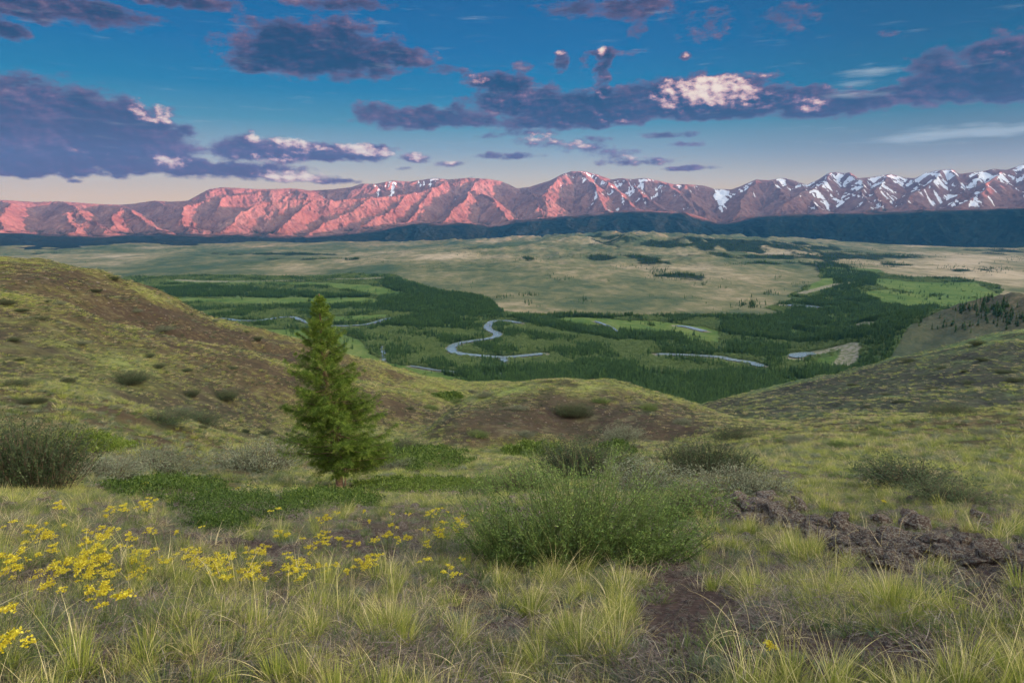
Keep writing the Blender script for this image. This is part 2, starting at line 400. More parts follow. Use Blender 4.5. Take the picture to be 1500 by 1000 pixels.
FLOOD = [(180,408),(350,406),(560,404),(640,424),(716,436),(735,458),(790,460),(860,462),(960,462),(1055,462),(1120,464),(1150,458),(1118,452),(1165,438),(1150,436),(1200,415),(1202,400),(1230,396),(1290,398),(1300,404),(1400,410),(1470,425),(1470,440),(1400,450),(1385,470),(1400,492),(1300,540),(1050,640),(900,640),(640,600),(400,520),(180,440)]
MEADOW = [[(480,484),(520,495),(536,508),(562,530),(633,543),(700,562),(587,560),(500,540),(380,500),(370,482)],
 [(800,468),(860,465),(960,470),(1030,479),(1070,490),(1040,493),(950,488),(860,481)],[(990,487),(1060,492),(1050,504),(1005,499)],
 [(1258,430),(1300,428),(1342,433),(1372,447),(1340,451),(1295,446)],[(1285,410),(1340,414),(1430,419),(1472,436),(1440,447),(1385,450),(1350,440),(1325,428),(1280,422)],
 [(380,446),(550,446),(556,441),(540,436),(260,437),(250,442)],[(210,412),(470,420),(560,432),(600,431),(540,419),(380,414)],[(500,464),(570,460),(560,466),(520,472),(480,472),(450,464)],
 [(1180,414),(1222,410),(1218,425),(1190,430)],[(1255,528),(1200,524),(1190,532),(1230,540)],[(530,402),(610,404),(600,408),(530,408)]]
DENSE = [[(690,548),(760,540),(860,545),(900,540),(1000,548),(1120,545),(1240,538),(1260,545),(1030,610),(800,600),(640,585)],
 [(1050,464),(1150,460),(1180,440),(1230,420),(1290,440),(1380,450),(1380,470),(1400,492),(1330,515),(1260,520),(1230,512),(1150,500),(1060,490)],
 [(560,410),(640,425),(718,438),(735,458),(660,466),(560,455),(420,452),(400,448),(556,446)],[(200,422),(300,420),(560,435),(520,437),(300,436),(230,436)],
 [(1210,400),(1285,400),(1290,420),(1220,430),(1205,412)],[(740,464),(860,461),(930,462),(860,472),(1000,486),(1000,500),(900,500),(820,485)],
 [(600,462),(640,462),(700,470),(680,484),(560,478),(580,468)],[(1060,505),(1160,508),(1150,524),(1060,520)]]
RIVERS = [
 (22,[(300,466),(330,467),(350,470),(380,470),(410,465),(430,464),(440,469),(455,474),(475,477),(505,478),(535,476),(552,472),(566,467),(580,466)]),
 (25,[(765,474),(745,470),(722,470),(714,476),(713,482),(722,486),(731,489),(727,494),(712,497),(690,500),(672,503),(660,509),(660,515),(676,519),(700,521),(720,523),(742,524),(770,521),(800,518)]),
 (26,[(960,519),(1000,520),(1053,523),(1070,527),(1092,530),(1108,534),(1118,538)]),
 (36,[(1163,525),(1170,519),(1190,518),(1215,519),(1238,520),(1247,524),(1243,530),(1234,536)]),
 (44,[(1250,490),(1262,493),(1272,496),(1264,501),(1252,502)]),
 (60,[(1150,447),(1170,448),(1190,449),(1196,452)]),(40,[(1172,431),(1196,426),(1225,420),(1250,418)]),
 (26,[(990,477),(1008,479),(1022,483),(1034,486)]),(14,[(870,470),(892,478),(905,487)]),(16,[(735,524),(738,527),(741,532)]),(12,[(1210,478),(1222,484),(1228,488)]),
 (40,[(260,412),(330,414),(400,413),(470,412),(560,411)]),(10,[(558,506),(563,520),(562,531)]),(10,[(600,536),(640,543),(690,547),(740,548)])]
RIVER_XY = []
for wd, pts in RIVERS:
    P = np.array(pts, float); s = np.concatenate([[0], np.cumsum(np.hypot(*np.diff(P, axis=0).T))]); q = np.linspace(0, s[-1], max(8, int(s[-1]/1.5)))
    u = gsm(np.interp(q, s, P[:, 0]), 2.2); v = gsm(np.interp(q, s, P[:, 1]), 2.2)
    RIVER_XY.append((wd, *on_valley(u, v)))
def river_dist(x, y):
    """signed distance in metres to the nearest water edge (rough)"""
    d = np.full(x.shape, 1e6)
    for wd, rx, ry in RIVER_XY:
        for i in range(0, len(rx), 2):
            d = np.minimum(d, np.hypot(x-rx[i], y-ry[i])-wd*.5)
    return d
def blobs(px, py, lst):
    v = np.zeros_like(px)
    for x, y, rx, ry, k in lst: v += k*np.exp(-((px-x)/rx)**2-((py-y)/ry)**2)
    return v
# patches of different ground cover, seen from the hill: (x, y, rx, ry, amount)
BROWN = [(230,465,110,16,.9),(330,492,90,12,.9),(430,522,80,10,.8),(60,412,90,9,.5),(180,440,120,38,.75),(60,400,80,14,.5),(330,500,110,26,.5),(420,565,110,24,.45),(520,600,100,22,.4),(160,600,110,18,.55),(240,640,90,14,.5),(60,590,80,12,.4),(820,615,150,34,1.1),(690,628,50,22,.8),(980,625,90,18,.6),(1000,600,60,12,.3),(1320,560,200,34,.5),(1180,595,110,18,.2),(1350,630,200,14,.4),(260,475,120,22,.4)]
GREEN = [(200,470,60,8,.4),(160,550,120,30,.35),(420,610,90,24,.35),(690,574,70,14,1.1),(620,560,60,10,.4),(860,572,60,8,.55),(500,640,120,20,.5),(1450,500,80,8,.4),(1150,690,250,24,.5),(1400,660,160,22,.3),(100,640,120,10,.5),(640,690,200,26,.9),(350,720,200,26,.9),(780,660,90,8,.9),(1100,640,90,10,.5),(300,435,120,12,.5),(330,470,40,10,.5),(460,545,60,6,.5)]
CREST_LIT = np.zeros_like(G0.x)  # lighter crest grass, with the lit edge of the crests put into its colour
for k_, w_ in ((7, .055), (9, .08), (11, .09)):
    CREST_LIT += np.exp(-((G0.lr[None]-G0.X[k_][:, None]+w_*.6)/w_)**2)
CREST_LIT *= .75+.5*fbm(G0.x/20, G0.y/20, 3, 93)
def ground_material():
    m_, t = new_mat('ground')
    pos = t.new('ShaderNodeNewGeometry').outputs['Position']
    far = t.attr('far'); gr = t.attr('green'); br = t.attr('brown'); grav = t.attr('gravel')
    nL = t.noise(pos, .035, 5, .6); nM = t.noise(pos, .25, 5, .65); nS = t.noise(pos, 2.2, 5, .7); nF = t.noise(pos, 28, 4, .7)
    # bare gravelly soil close by
    vor = t.new('ShaderNodeTexVoronoi'); t.put(vor.inputs['Vector'], pos); t.put(vor.inputs['Scale'], 60.)
    soil = t.ramp(nF, [(.25, (.018,.012,.011)), (.5, (.048,.031,.028)), (.8, (.12,.085,.078))])
    soil = t.mix(t.m('MULTIPLY', t.sstep(vor.outputs['Color'], .72, .95), .5), soil, (.17,.14,.13))
    soil = t.mix(t.sstep(nS, .45, .7, 0., .4), soil, (.10,.09,.06))
    # turf and dry steppe further out
    mm = t.m('MULTIPLY_ADD', t.m('SUBTRACT', nL, .5), 1.2, t.m('MULTIPLY_ADD', t.m('SUBTRACT', nM, .5), 1.1, .5))
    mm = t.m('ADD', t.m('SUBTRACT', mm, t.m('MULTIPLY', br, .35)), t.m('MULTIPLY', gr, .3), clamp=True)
    turf = t.ramp(mm, [(.12, (.046,.030,.022)), (.38, (.068,.050,.030)), (.54, (.092,.080,.032)), (.70, (.155,.155,.050)), (.92, (.21,.235,.065))])
    g1 = t.noise(pos, .42, 3, .75); g2 = t.noise(pos, 1.3, 3, .8)
    turf = t.mix(t.sstep(g1, .50, .62, 0., .62), turf, (.030,.027,.018)); turf = t.mix(t.sstep(g1, .46, .36, 0., .42), turf, (.155,.145,.075))
    turf = t.mix(t.sstep(g2, .54, .66, 0., .6), turf, (.030,.030,.018))
    speck = t.sstep(t.noise(pos, .9, 6, .8), .45, .68)
    turf = t.mix(t.m('MULTIPLY', speck, .45), turf, (.040,.042,.020))
    sp2 = t.sstep(t.noise(pos, 3.0, 3, .7), .55, .75)
    turf = t.mix(t.m('MULTIPLY', sp2, .35), turf, (.19,.18,.10))
    turf = t.mix(t.m('MULTIPLY', t.sstep(nS, .5, .75), t.m('MULTIPLY_ADD', br, .6, .1)), turf, (.085,.062,.060))
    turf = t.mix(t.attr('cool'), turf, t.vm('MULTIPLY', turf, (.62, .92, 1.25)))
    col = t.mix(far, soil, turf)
    col = t.mix(t.attr('grassy'), col, (.07,.085,.032))
    bs = t.new('ShaderNodeBsdfPrincipled'); t.put(bs.inputs['Base Color'], col); t.put(bs.inputs['Roughness'], .95); t.put(bs.inputs['Specular IOR Level'], .15)
    b = t.new('ShaderNodeBump'); t.put(b.inputs['Strength'], .9); t.put(b.inputs['Distance'], 1.)
    hgt = t.m('ADD', t.m('MULTIPLY', nF, .006), t.m('ADD', t.m('MULTIPLY', nS, .05), t.m('MULTIPLY', t.m('MULTIPLY', nM, far), .7)))
    t.put(b.inputs['Height'], hgt); t.t.links.new(b.outputs[0], bs.inputs['Normal'])
    t.t.links.new(bs.outputs[0], t.out.inputs[0])
    return m_
def make_ground():
    g = G0
    PX, PY = to_pix(g.x, np.where(g.y*math.cos(PITCH) > .2, g.y, 1e9), g.z)
    front = g.y > .3
    br = np.where(front, blobs(PX, PY, BROWN), 0); gr = np.where(front, blobs(PX, PY, GREEN), 0)
    gr = gr+CREST_LIT; br = br*(1-.6*np.clip(CREST_LIT, 0, 1))
    far = smooth(g.r, 5, 16)+0*g.x
    far = np.maximum(far, smooth(g.r, 7, 10)*smooth(PX, 1100, 1200))
    grassy = smooth(g.r, 2, 9)*(1-smooth(g.r, 20, 60))*smooth(fbm(g.x/2.2, g.y/2.2, 4, 91), -.25, .5)*.8
    V = np.stack([g.x, g.y, g.z], -1).reshape(-1, 3)
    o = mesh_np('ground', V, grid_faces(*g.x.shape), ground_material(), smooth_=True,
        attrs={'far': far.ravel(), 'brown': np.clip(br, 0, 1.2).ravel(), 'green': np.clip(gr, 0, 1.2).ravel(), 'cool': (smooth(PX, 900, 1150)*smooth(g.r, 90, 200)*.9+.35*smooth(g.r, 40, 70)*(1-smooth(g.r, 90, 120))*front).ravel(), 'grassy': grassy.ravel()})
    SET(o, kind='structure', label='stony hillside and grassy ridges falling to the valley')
make_ground()

def make_valley():
    g = V0; x, y = g.x, g.y
    PX, PY = to_pix(x, y, np.minimum(g.z, -DEPTH+60))
    PXf, PYf = to_pix(x, y, 0*g.z-DEPTH)
    jx = 9*fbm(x/120, y/250, 4, 71); jy = 2.4*fbm(x/150, y/300, 4, 72)
    fl = inpoly(PXf+jx, PYf+jy, FLOOD); md = np.zeros(fl.shape, bool); dn = md.copy()
    for P in MEADOW: md |= inpoly(PXf+jx*.6, PYf+jy*.6, P)
    for P in DENSE: dn |= inpoly(PXf+jx, PYf+jy, P)
    flood = fl & ~md
    # dark timber on the distant hills
    tim = np.clip(blobs(PX, PY, [(1000,368,130,3.5,.75),(880,362,60,4,.75),(1080,378,100,4,.6),(1130,386,60,3,.6),(1250,376,120,5,1.0),(1220,392,34,8,1.2),(1000,405,60,5,.8),(960,385,50,6,.8),(700,368,60,4,.5),(420,372,120,2.5,.9),(60,372,80,2,.6),(480,380,100,1.8,.8),(140,385,60,1.6,.7),(1150,365,150,6,.8),(1430,395,60,4,.7),(1470,368,60,6,.8),(1310,388,30,4,.8),(760,380,40,3,.5),(880,378,50,4,.6)]), 0, 1.5)
    tim = smooth(tim*.9+.85*fbm(x/230, y/480, 5, 73), .48, .66)
    grn = np.clip(blobs(PX, PY, [(300,370,160,3,.9),(450,400,250,10,.35),(800,440,150,14,.35),(250,400,150,12,.3),(980,430,150,20,.3)]), 0, 1)
    pale = np.clip(blobs(PX, PY, [(100,378,150,9,.7),(1400,385,130,12,.9),(650,375,150,5,.8),(1130,400,90,18,.55),(380,372,60,2,.6),(560,370,90,3,.9),(1050,450,80,5,.6),(1450,405,100,10,.8),(700,400,300,3,.35),(900,395,200,12,.25)]), 0, 1)
    hr = np.exp(-(np.hypot((x-1143-120)/430, (y-1517)/520)**2)*1.2)
    rd = np.full(x.shape, 99.); mk = fl; rd[mk] = river_dist(x[mk], y[mk])
    bank = 1-smooth(rd, 1, 9)
    V = np.stack([x, y, g.z-1.2*(1-smooth(rd, -4, 5))], -1).reshape(-1, 3)
    m_, t = new_mat('valley_floor')
    pos = t.new('ShaderNodeNewGeometry').outputs['Position']
    st_ = t.vm('MULTIPLY', pos, (1, .55, 1))
    n1 = t.noise(st_, .0012, 6, .62); n2 = t.noise(st_, .012, 5, .65); n3 = t.noise(pos, .11, 4, .7)
    v = t.m('MULTIPLY_ADD', t.m('SUBTRACT', n1, .5), 2.0, t.m('MULTIPLY_ADD', t.m('SUBTRACT', n2, .5), 1.1, .5))
    v = t.m('ADD', t.m('SUBTRACT', v, t.m('MULTIPLY', t.attr('grn'), .28)), t.m('MULTIPLY', t.attr('pale'), .30), clamp=True)
    step = t.ramp(v, [(.12, (.034,.064,.040)), (.36, (.070,.090,.050)), (.55, (.120,.124,.070)), (.74, (.20,.178,.115)), (1, (.33,.28,.21))])
    step = t.mix(t.sstep(n3, .55, .75, 0., .5), step, (.07,.08,.035))
    step = t.mix(t.attr('stony'), step, t.ramp(n3, [(.3,(.030,.040,.026)),(.5,(.060,.058,.042)),(.7,(.10,.085,.06))]))
    fcol = t.ramp(t.m('ADD', t.m('MULTIPLY', n3, .5), t.m('MULTIPLY', n2, .5)), [(.35, (.035,.065,.024)), (.5, (.065,.105,.035)), (.65, (.11,.15,.055))])
    mcol = t.ramp(t.m('MULTIPLY_ADD', n3, .4, t.m('MULTIPLY', n2, .6)), [(.36, (.040,.085,.022)), (.5, (.075,.125,.032)), (.64, (.13,.165,.055))])
    col = t.mix(t.attr('flood'), step, fcol); col = t.mix(t.attr('meadow'), col, mcol); col = t.mix(t.attr('timber'), col, (.012,.026,.018))
    col = t.mix(t.attr('bank'), col, t.ramp(n3, [(.4, (.12,.13,.07)), (.6, (.27,.24,.22))]))
    bs = t.new('ShaderNodeBsdfPrincipled'); t.put(bs.inputs['Base Color'], col); t.put(bs.inputs['Roughness'], 1.); t.put(bs.inputs['Specular IOR Level'], .1)
    b = t.new('ShaderNodeBump'); t.put(b.inputs['Distance'], 1.); t.put(b.inputs['Strength'], .8); t.put(b.inputs['Height'], t.m('MULTIPLY_ADD', n2, 14., t.m('MULTIPLY', n3, 2.)))
    t.t.links.new(b.outputs[0], bs.inputs['Normal']); t.t.links.new(bs.outputs[0], t.out.inputs[0])
    o = mesh_np('valley_floor', V, grid_faces(*x.shape), m_, smooth_=True, attrs={'flood': flood.ravel(), 'meadow': (md & fl).ravel(), 'timber': (tim*(~fl)).ravel(),
        'grn': grn.ravel(), 'pale': pale.ravel(), 'stony': hr.ravel(), 'bank': (bank*.8).ravel()})
    SET(o, kind='structure', label='wide green river valley and pale steppe')
    return tim
TIM = make_valley()

def make_river():
    m_, t = new_mat('river_water')
    bs = t.new('ShaderNodeBsdfPrincipled'); t.put(bs.inputs['Base Color'], (.16,.21,.24)); t.put(bs.inputs['Roughness'], .16); t.put(bs.inputs['IOR'], 1.33); t.put(bs.inputs['Specular IOR Level'], .8)
    b = t.new('ShaderNodeBump'); t.put(b.inputs['Distance'], .5); t.put(b.inputs['Strength'], .25); t.put(b.inputs['Height'], t.noise(t.new('ShaderNodeNewGeometry').outputs['Position'], .3, 4, .6))
    t.t.links.new(b.outputs[0], bs.inputs['Normal']); t.t.links.new(bs.outputs[0], t.out.inputs[0])
    VV, FF, n0 = [], [], 0
    for wd, rx, ry in RIVER_XY:
        d = np.stack([np.gradient(rx), np.gradient(ry)], 1); d /= np.linalg.norm(d, axis=1)[:, None]+1e-9
        n = np.stack([-d[:, 1], d[:, 0]], 1); s = np.arange(len(rx))
        w = wd*.5*(1+.3*vnoise(s*.3, s*0+wd, 5))
        w = w*np.minimum(1, np.minimum(s, s[::-1])/3+.25)
        L = np.stack([rx, ry], 1)+n*w[:, None]; Rr = np.stack([rx, ry], 1)-n*w[:, None]
        P = np.concatenate([np.stack([L, Rr], 1).reshape(-1, 2), np.full((2*len(rx), 1), -DEPTH+1.6)], 1)
        i = np.arange(len(rx)-1)*2
        VV.append(P); FF.append(np.stack([i, i+1, i+3, i+2], 1)+n0); n0 += len(P)
    o = mesh_np('river', np.concatenate(VV), np.concatenate(FF), m_)
    SET(o, kind='structure', label='pale river winding through the valley forest')
make_river()

# ---------------------------------------------------------------- mountains
CREST = [(-900,300),(-500,290),(-200,300),(0,293),(15,293.5),(50,296),(87,295),(145,299),(175,300),(195,298.5),(225,294),(250,295.5),(275,294),(287,287.5),(305,277.5),(325,274.5),(350,275.5),(375,277),(400,277),(420,276),(440,277),(452,279),(487,277.5),(515,274),(530,269),(550,269.5),(575,264.5),(600,266),(637,261),(657,263),(687,260.5),(712,262),(732,265),(745,270),(757,276),(775,274),(807,264),(822,256),(837,251),(855,251),(875,256),(895,263),(910,261),(925,262.5),(945,261),(970,266),(987,270),(1005,270),(1032,272),(1047,277),(1072,277.5),(1087,272),(1107,263),(1125,264),(1150,261),(1165,265),(1182,271),(1200,262.5),(1212,254),(1225,252),(1235,254),(1245,252.5),(1257,261),(1275,260),(1305,255),(1325,260.5),(1342,261),(1355,254),(1375,249.5),(1395,248),(1405,255),(1412,254),(1440,251),(1455,247.5),(1475,249),(1487,245),(1500,241),(1600,235),(1900,260),(2400,290)]
SPURS = [  # ridges running down from the crest (photo x, photo y, distance in km); the first point lies on the crest
 [(5,0,0),(10,309,15.6),(-4,345,13.1)],[(92,0,0),(108,307,15.6),(100,347,13.1)],[(108,307,15.6),(150,338,13.6)],[(160,0,0),(178,303,16),(205,322,14.6),(250,346,13.2)],[(178,303,16),(165,330,14)],
 [(225,0,0),(250,308,16.2),(285,330,14.6),(300,346,13.4)],[(440,271,17.4),(425,271,17),(400,281,16.7),(330,290,16.4),(275,301,16),(262,318,14.9),(285,342,13.5)],[(425,271,17),(448,288,16.4)],[(330,290,16.4),(320,312,15.2)],
 [(655,0,0),(645,278,16.6),(600,287,15.9),(530,293,15.3),(460,296,15.1),(380,299,15),(345,322,14.2),(322,345,13.3)],
 [(545,292,15.4),(500,320,14.3),(455,345,13.3)],[(600,287,15.9),(562,316,14.6),(520,345,13.3)],[(460,296,15.1),(430,320,14.1),(398,345,13.2)],[(640,279,16.5),(605,316,14.8),(570,343,13.4)],
 [(700,0,0),(692,280,16.4),(668,306,15),(645,334,13.7)],[(692,280,16.4),(730,300,15.4),(745,325,14.2)],[(762,0,0),(787,293,16),(792,316,14.8),(782,334,13.8)],
 [(838,0,0),(815,262,17.2),(800,288,16),(796,318,14.8)],[(850,0,0),(872,277,16.5),(884,312,15)],[(870,0,0),(905,283,16.5),(932,310,15.2)],[(912,0,0),(945,288,16.5),(972,311,15.3)],[(960,0,0),(1000,290,16.4),(1015,312,15.2)],
 [(1000,0,0),(1012,293,16.5),(1034,316,15),(1064,336,13.6)],[(1107,0,0),(1092,288,16.5),(1082,312,15.2)],[(1128,0,0),(1150,286,16.4),(1162,311,15)],[(1165,0,0),(1188,292,16),(1200,312,15)],
 [(1218,0,0),(1198,274,16.7),(1150,300,15.3)],[(1245,0,0),(1264,278,16.4),(1276,302,15.2)],[(1305,0,0),(1284,276,16.5),(1290,304,15)],[(1330,0,0),(1345,285,16.2),(1350,306,15)],
 [(1385,0,0),(1352,273,16.5),(1328,300,15.2)],[(1397,0,0),(1412,280,16.3),(1420,302,15)],[(1440,0,0),(1432,275,16.4),(1400,296,15.4)],[(1487,0,0),(1456,266,16.2),(1425,290,15.2)],[(1510,0,0),(1520,275,16),(1500,300,15)],
 [(-80,0,0),(-90,320,15)],[(-180,0,0),(-170,320,15)],[(1600,0,0),(1590,290,15.5)],[(1720,0,0),(1700,295,15.5)]]
TREEL = [(-900,350),(0,344),(120,350),(250,346),(300,346),(450,350),(500,346),(560,340),(610,330),(680,330),(720,336),(760,326),(850,319),(930,312),(1000,316),(1050,332),(1075,330),(1100,322),(1150,318),(1250,316),(1350,312),(1500,309),(2400,312)]
def make_mountains():
    az = np.radians(np.concatenate([np.arange(-62, -41, .5), np.arange(-41, 41, .05), np.arange(41, 62, .5)]))
    lr = np.linspace(math.log(10200), math.log(21500), 640)
    f = lambda L, r: [(x, y, r) for x, y in L]
    foot = [(-900,366,11000),(0,363,11000),(250,360,11200),(450,366,11000),(600,368,10900),(850,366,10900),(1000,366,11000),(1200,382,10900),(1500,378,10900),(2400,378,11000)]
    crest = np.array(CREST, float)
    g = Polar([[(-900,392,10200),(2400,392,10200)], foot, [(x, y+1, 12800) for x, y in TREEL], [(x, y-1, 14500) for x, y in TREEL], [(x, y-1, 16500) for x, y in TREEL], [(x, y+4, 21600) for x, y in TREEL]], az, lr, sig=5)
    x, y = g.x, g.y; base = g.z.copy()
    caz, ct = cam_ray(crest[:, 0], crest[:, 1]); tt = np.interp(az, caz, ct)
    RC = lambda px: 17800+260*np.sin(np.asarray(px)/61.)+150*np.sin(np.asarray(px)/23.)
    def w3(px, py, r):
        a, t = cam_ray(px, py); return np.array([math.sin(float(a))*r, math.cos(float(a))*r, float(t)*r+CZ])
    segs = []
    cp = np.arange(-700, 2300, 14.); cl = [w3(p, float(np.interp(p, crest[:, 0], crest[:, 1])), float(RC(p))) for p in cp]
    segs += [(cl[i], cl[i+1], .62) for i in range(len(cl)-1)]
    for S in SPURS:
        P = [w3(p, float(np.interp(p, crest[:, 0], crest[:, 1]))+1, float(RC(p))) if r == 0 else w3(p, q, r*1000.) for p, q, r in S]
        segs += [(P[i], P[i+1], .60) for i in range(len(P)-1)]
    # distance field on a coarser grid: each ridge falls away at its own slope
    st2 = (slice(None, None, 2), slice(None, None, 2)); X2, Y2 = x[st2], y[st2]
    wx = 190*fbm(X2/1300, Y2/1300, 4, 201); wy = 190*fbm(X2/1300+9, Y2/1300, 4, 204); XX, YY = X2+wx, Y2+wy
    zr = np.full(X2.shape, -2000.)
    azc = np.arctan2(X2[:, 0], Y2[:, 0])
    for A, B, k in segs:
        lo, hi = sorted((math.atan2(A[0], A[1]), math.atan2(B[0], B[1]))); ii = np.where((azc > lo-.16) & (azc < hi+.16))[0]
        if not len(ii): continue
        sl = slice(ii[0], ii[-1]+1); px_, py_ = XX[sl], YY[sl]; d = B[:2]-A[:2]; L2 = (d**2).sum()+1e-6
        t_ = np.clip(((px_-A[0])*d[0]+(py_-A[1])*d[1])/L2, 0, 1); dist = np.hypot(px_-A[0]-t_*d[0], py_-A[1]-t_*d[1])
        h = A[2]+(B[2]-A[2])*t_-k*dist*(1-.10*np.minimum(dist/1500, 1)); m = zr[sl]; q = np.clip(.5+.5*(h-m)/26., 0, 1); zr[sl] = m*(1-q)+h*q+26.*q*(1-q)
    ia = np.arange(x.shape[0])/2.; ja = np.arange(x.shape[1])/2.
    i0 = np.minimum(ia.astype(int), zr.shape[0]-2); j0 = np.minimum(ja.astype(int), zr.shape[1]-2); fu = np.minimum(ia-i0, 1)[:, None]; fv = np.minimum(ja-j0, 1)[None]
    zr = (zr[i0][:, j0]*(1-fu)+zr[i0+1][:, j0]*fu)*(1-fv)+(zr[i0][:, j0+1]*(1-fu)+zr[i0+1][:, j0+1]*fu)*fv
    q = np.clip(.5+.5*(zr-base)/70., 0, 1); z = base*(1-q)+zr*q+70*q*(1-q)
    s = smooth(g.r+0*x, 12300, 14500)*(.3+.7*q)
    wx = 300*fbm(x/1500, y/1500, 3, 201)
    z += s*42*fbm((x+wx)/900, (y-wx)/1100, 5, 202, ridged=True)
    # water-cut gullies following the fall line
    def erode(x, y, z, cell0, n, amp, seed):
        dx = np.gradient(z, axis=0)/(np.gradient(g.AZ[:, 0])[:, None]*g.r); dy = np.gradient(z, axis=1)/np.gradient(g.r)[None]
        # to world axes
        ca, sa = np.cos(g.AZ), np.sin(g.AZ)
        gx = dx*ca+dy*sa; gy = -dx*sa+dy*ca
        h = np.zeros_like(z); hx = np.zeros_like(z); hy = np.zeros_like(z); a = amp; c = cell0
        slope = np.hypot(gx, gy)
        for o in range(n):
            Dx = -(gy)*1.6+hy; Dy = gx*1.6-hx
            L = np.hypot(Dx, Dy)+1e-6; k = np.minimum(L, 1.)/L; Dx = Dx*k; Dy = Dy*k
            X, Y = x/c, y/c; ix, iy = np.floor(X), np.floor(Y); fx_, fy_ = X-ix, Y-iy
            va = 0; vx = 0; vy = 0; wt = 0
            for i in range(-1, 2):
                for j in range(-1, 2):
                    hx_ = _h(ix-i, iy-j, seed+o); hy_ = _h(ix-i, iy-j, seed+50+o)
                    ppx = fx_+i-hx_; ppy = fy_+j-hy_
                    w = np.exp(-(ppx**2+ppy**2)*2.4); mg = (ppx*Dx+ppy*Dy)*6.283
                    cs, sn = np.cos(mg), np.sin(mg)
                    va = va+cs*w; vx = vx-sn*Dx*w; vy = vy-sn*Dy*w; wt = wt+w
            h += a*va/wt; kk = a/amp*.9
            hx = hx+vx/wt*kk; hy = hy+vy/wt*kk
            a *= .52; c *= .5
        return h*smooth(slope, .03, .35)
    e = erode(x, y, z, 640., 5, 42., 300)
    z2 = z+s*e+(1-s)*(e*.9+55*fbm(x/900+.4*fbm(x/500, y/500, 2, 240), y/1500, 4, 241, ridged=True)*smooth(g.r, 10900, 12300))
    z2 += s*octs(x, y, g.r+0*x, 300, 30, .05, 210, lo=.002, hi=.1)
    tn = (z2-CZ)/g.r; lim = (tt-.0008)[:, None]+0*tn; over = tn-lim; k_ = .003
    tn = np.where(over > -k_, lim-k_+k_*2*np.tanh((over+k_)/(k_*4)), tn)
    z2 = tn*g.r+CZ
    # keep the skyline where it belongs: slide each column so its highest point meets the measured crest
    tcur = ((z2-CZ)/g.r).max(1)
    cor = gsm((tt-tcur), 2.0)
    wgt = smooth(g.r[None], 15500., 17500.)
    z2 = z2+cor[:, None]*g.r*wgt
    g.z = z2
    # treeline, snow
    PX, PY = to_pix(x, y, z2)
    _, treet = cam_ray(np.array(TREEL)[:, 0], np.array(TREEL)[:, 1])
    tl = g.T[2][:, None]*12800*1.02
    alt = z2-CZ
    forest = smooth(alt+150*fbm(x/420, y/700, 6, 220, gain=.6)+1.2*e, tl+150, tl-10)
    forest = np.maximum(forest, 1-smooth(g.r, 12500, 13000+0*x))
    gully = -e/42.
    _, crt = cam_ray(crest[:, 0], crest[:, 1])
    top = smooth(alt/np.maximum(tt[:, None]*18200, 1), .35, .95)
    reg = np.clip(.0+1.0*smooth(PX, 1080, 1200)+.72*np.exp(-((PX-900)/75)**2)+.45*np.exp(-((PX-1060)/45)**2)+.42*np.exp(-((PX-610)/70)**2)+.25*np.exp(-((PX-420)/50)**2)+.3*np.exp(-((PX-980)/30)**2), 0, 1)
    strk = fbm((x+.3*wx)/80, (y-.2*x)/1300, 3, 230, gain=.6)
    snow = smooth(gully*.75+.45*top+1.0*strk+.25*fbm(x/600, y/600, 3, 232)+.86*reg, 1.24, 1.42)*smooth(alt, 250, 520)*(.25+.75*smooth(reg, .1, .4))
    glac = np.clip(blobs(PX, PY, [(1058,286,20,9,1.3),(1056,300,9,14,1.2),(1240,280,16,14,.9),(1370,256,16,6,1.2),(1440,258,24,6,1.0),(1140,264,20,4,1.1),(560,273,22,4,.7),(615,270,24,4,.65),(475,290,14,4,.5),(1480,262,30,10,.8),(1400,290,60,6,.8),(1220,292,30,4,.6),(955,264,26,3,1.2),(1390,275,14,16,.6)]), 0, 1.3)
    snow = np.maximum(snow, smooth(.85*glac+.4*fbm(x/200, y/300, 4, 231)+.6*strk+.3*gully, .62, .85)*smooth(g.r, 15000, 16000+0*x))
    V = np.stack([x, y, z2], -1).reshape(-1, 3)
    m_, t = new_mat('mountains')
    pos = t.new('ShaderNodeNewGeometry').outputs['Position']
    n1 = t.noise(pos, .0016, 6, .6); n2 = t.noise(pos, .012, 5, .7)
    v = t.m('MULTIPLY_ADD', t.m('SUBTRACT', n1, .5), .9, t.m('MULTIPLY_ADD', t.m('SUBTRACT', n2, .5), .8, .5))
    rock = t.ramp(v, [(.2, (.080,.042,.045)), (.5, (.155,.086,.085)), (.8, (.225,.145,.14))])
    rock = t.mix(t.sstep(n2, .52, .7, 0., .35), rock, (.12,.10,.075))
    col = t.mix(t.attr('forest'), rock, t.mix(t.sstep(n2, .4, .7), (.006,.016,.020), (.015,.028,.028)))
    sn = t.sstep(t.m('MULTIPLY_ADD', t.m('SUBTRACT', n2, .5), .9, t.attr('snow')), .35, .6)
    col = t.mix(sn, col, (.56,.60,.70))
    bs = t.new('ShaderNodeBsdfPrincipled'); t.put(bs.inputs['Base Color'], col); t.put(bs.inputs['Roughness'], 1.); t.put(bs.inputs['Specular IOR Level'], .05)
    b = t.new('ShaderNodeBump'); t.put(b.inputs['Distance'], 1.); t.put(b.inputs['Strength'], .9); t.put(b.inputs['Height'], t.m('MULTIPLY', t.noise(pos, .008, 6, .65), 38.))
    t.t.links.new(b.outputs[0], bs.inputs['Normal']); t.t.links.new(bs.outputs[0], t.out.inputs[0])
    o = mesh_np('mountains', V, grid_faces(*x.shape), m_, smooth_=True, attrs={'forest': forest.ravel(), 'snow': snow.ravel()})
    SET(o, kind='structure', label='long rocky mountain range streaked with snow above dark forested foothills')
make_mountains()
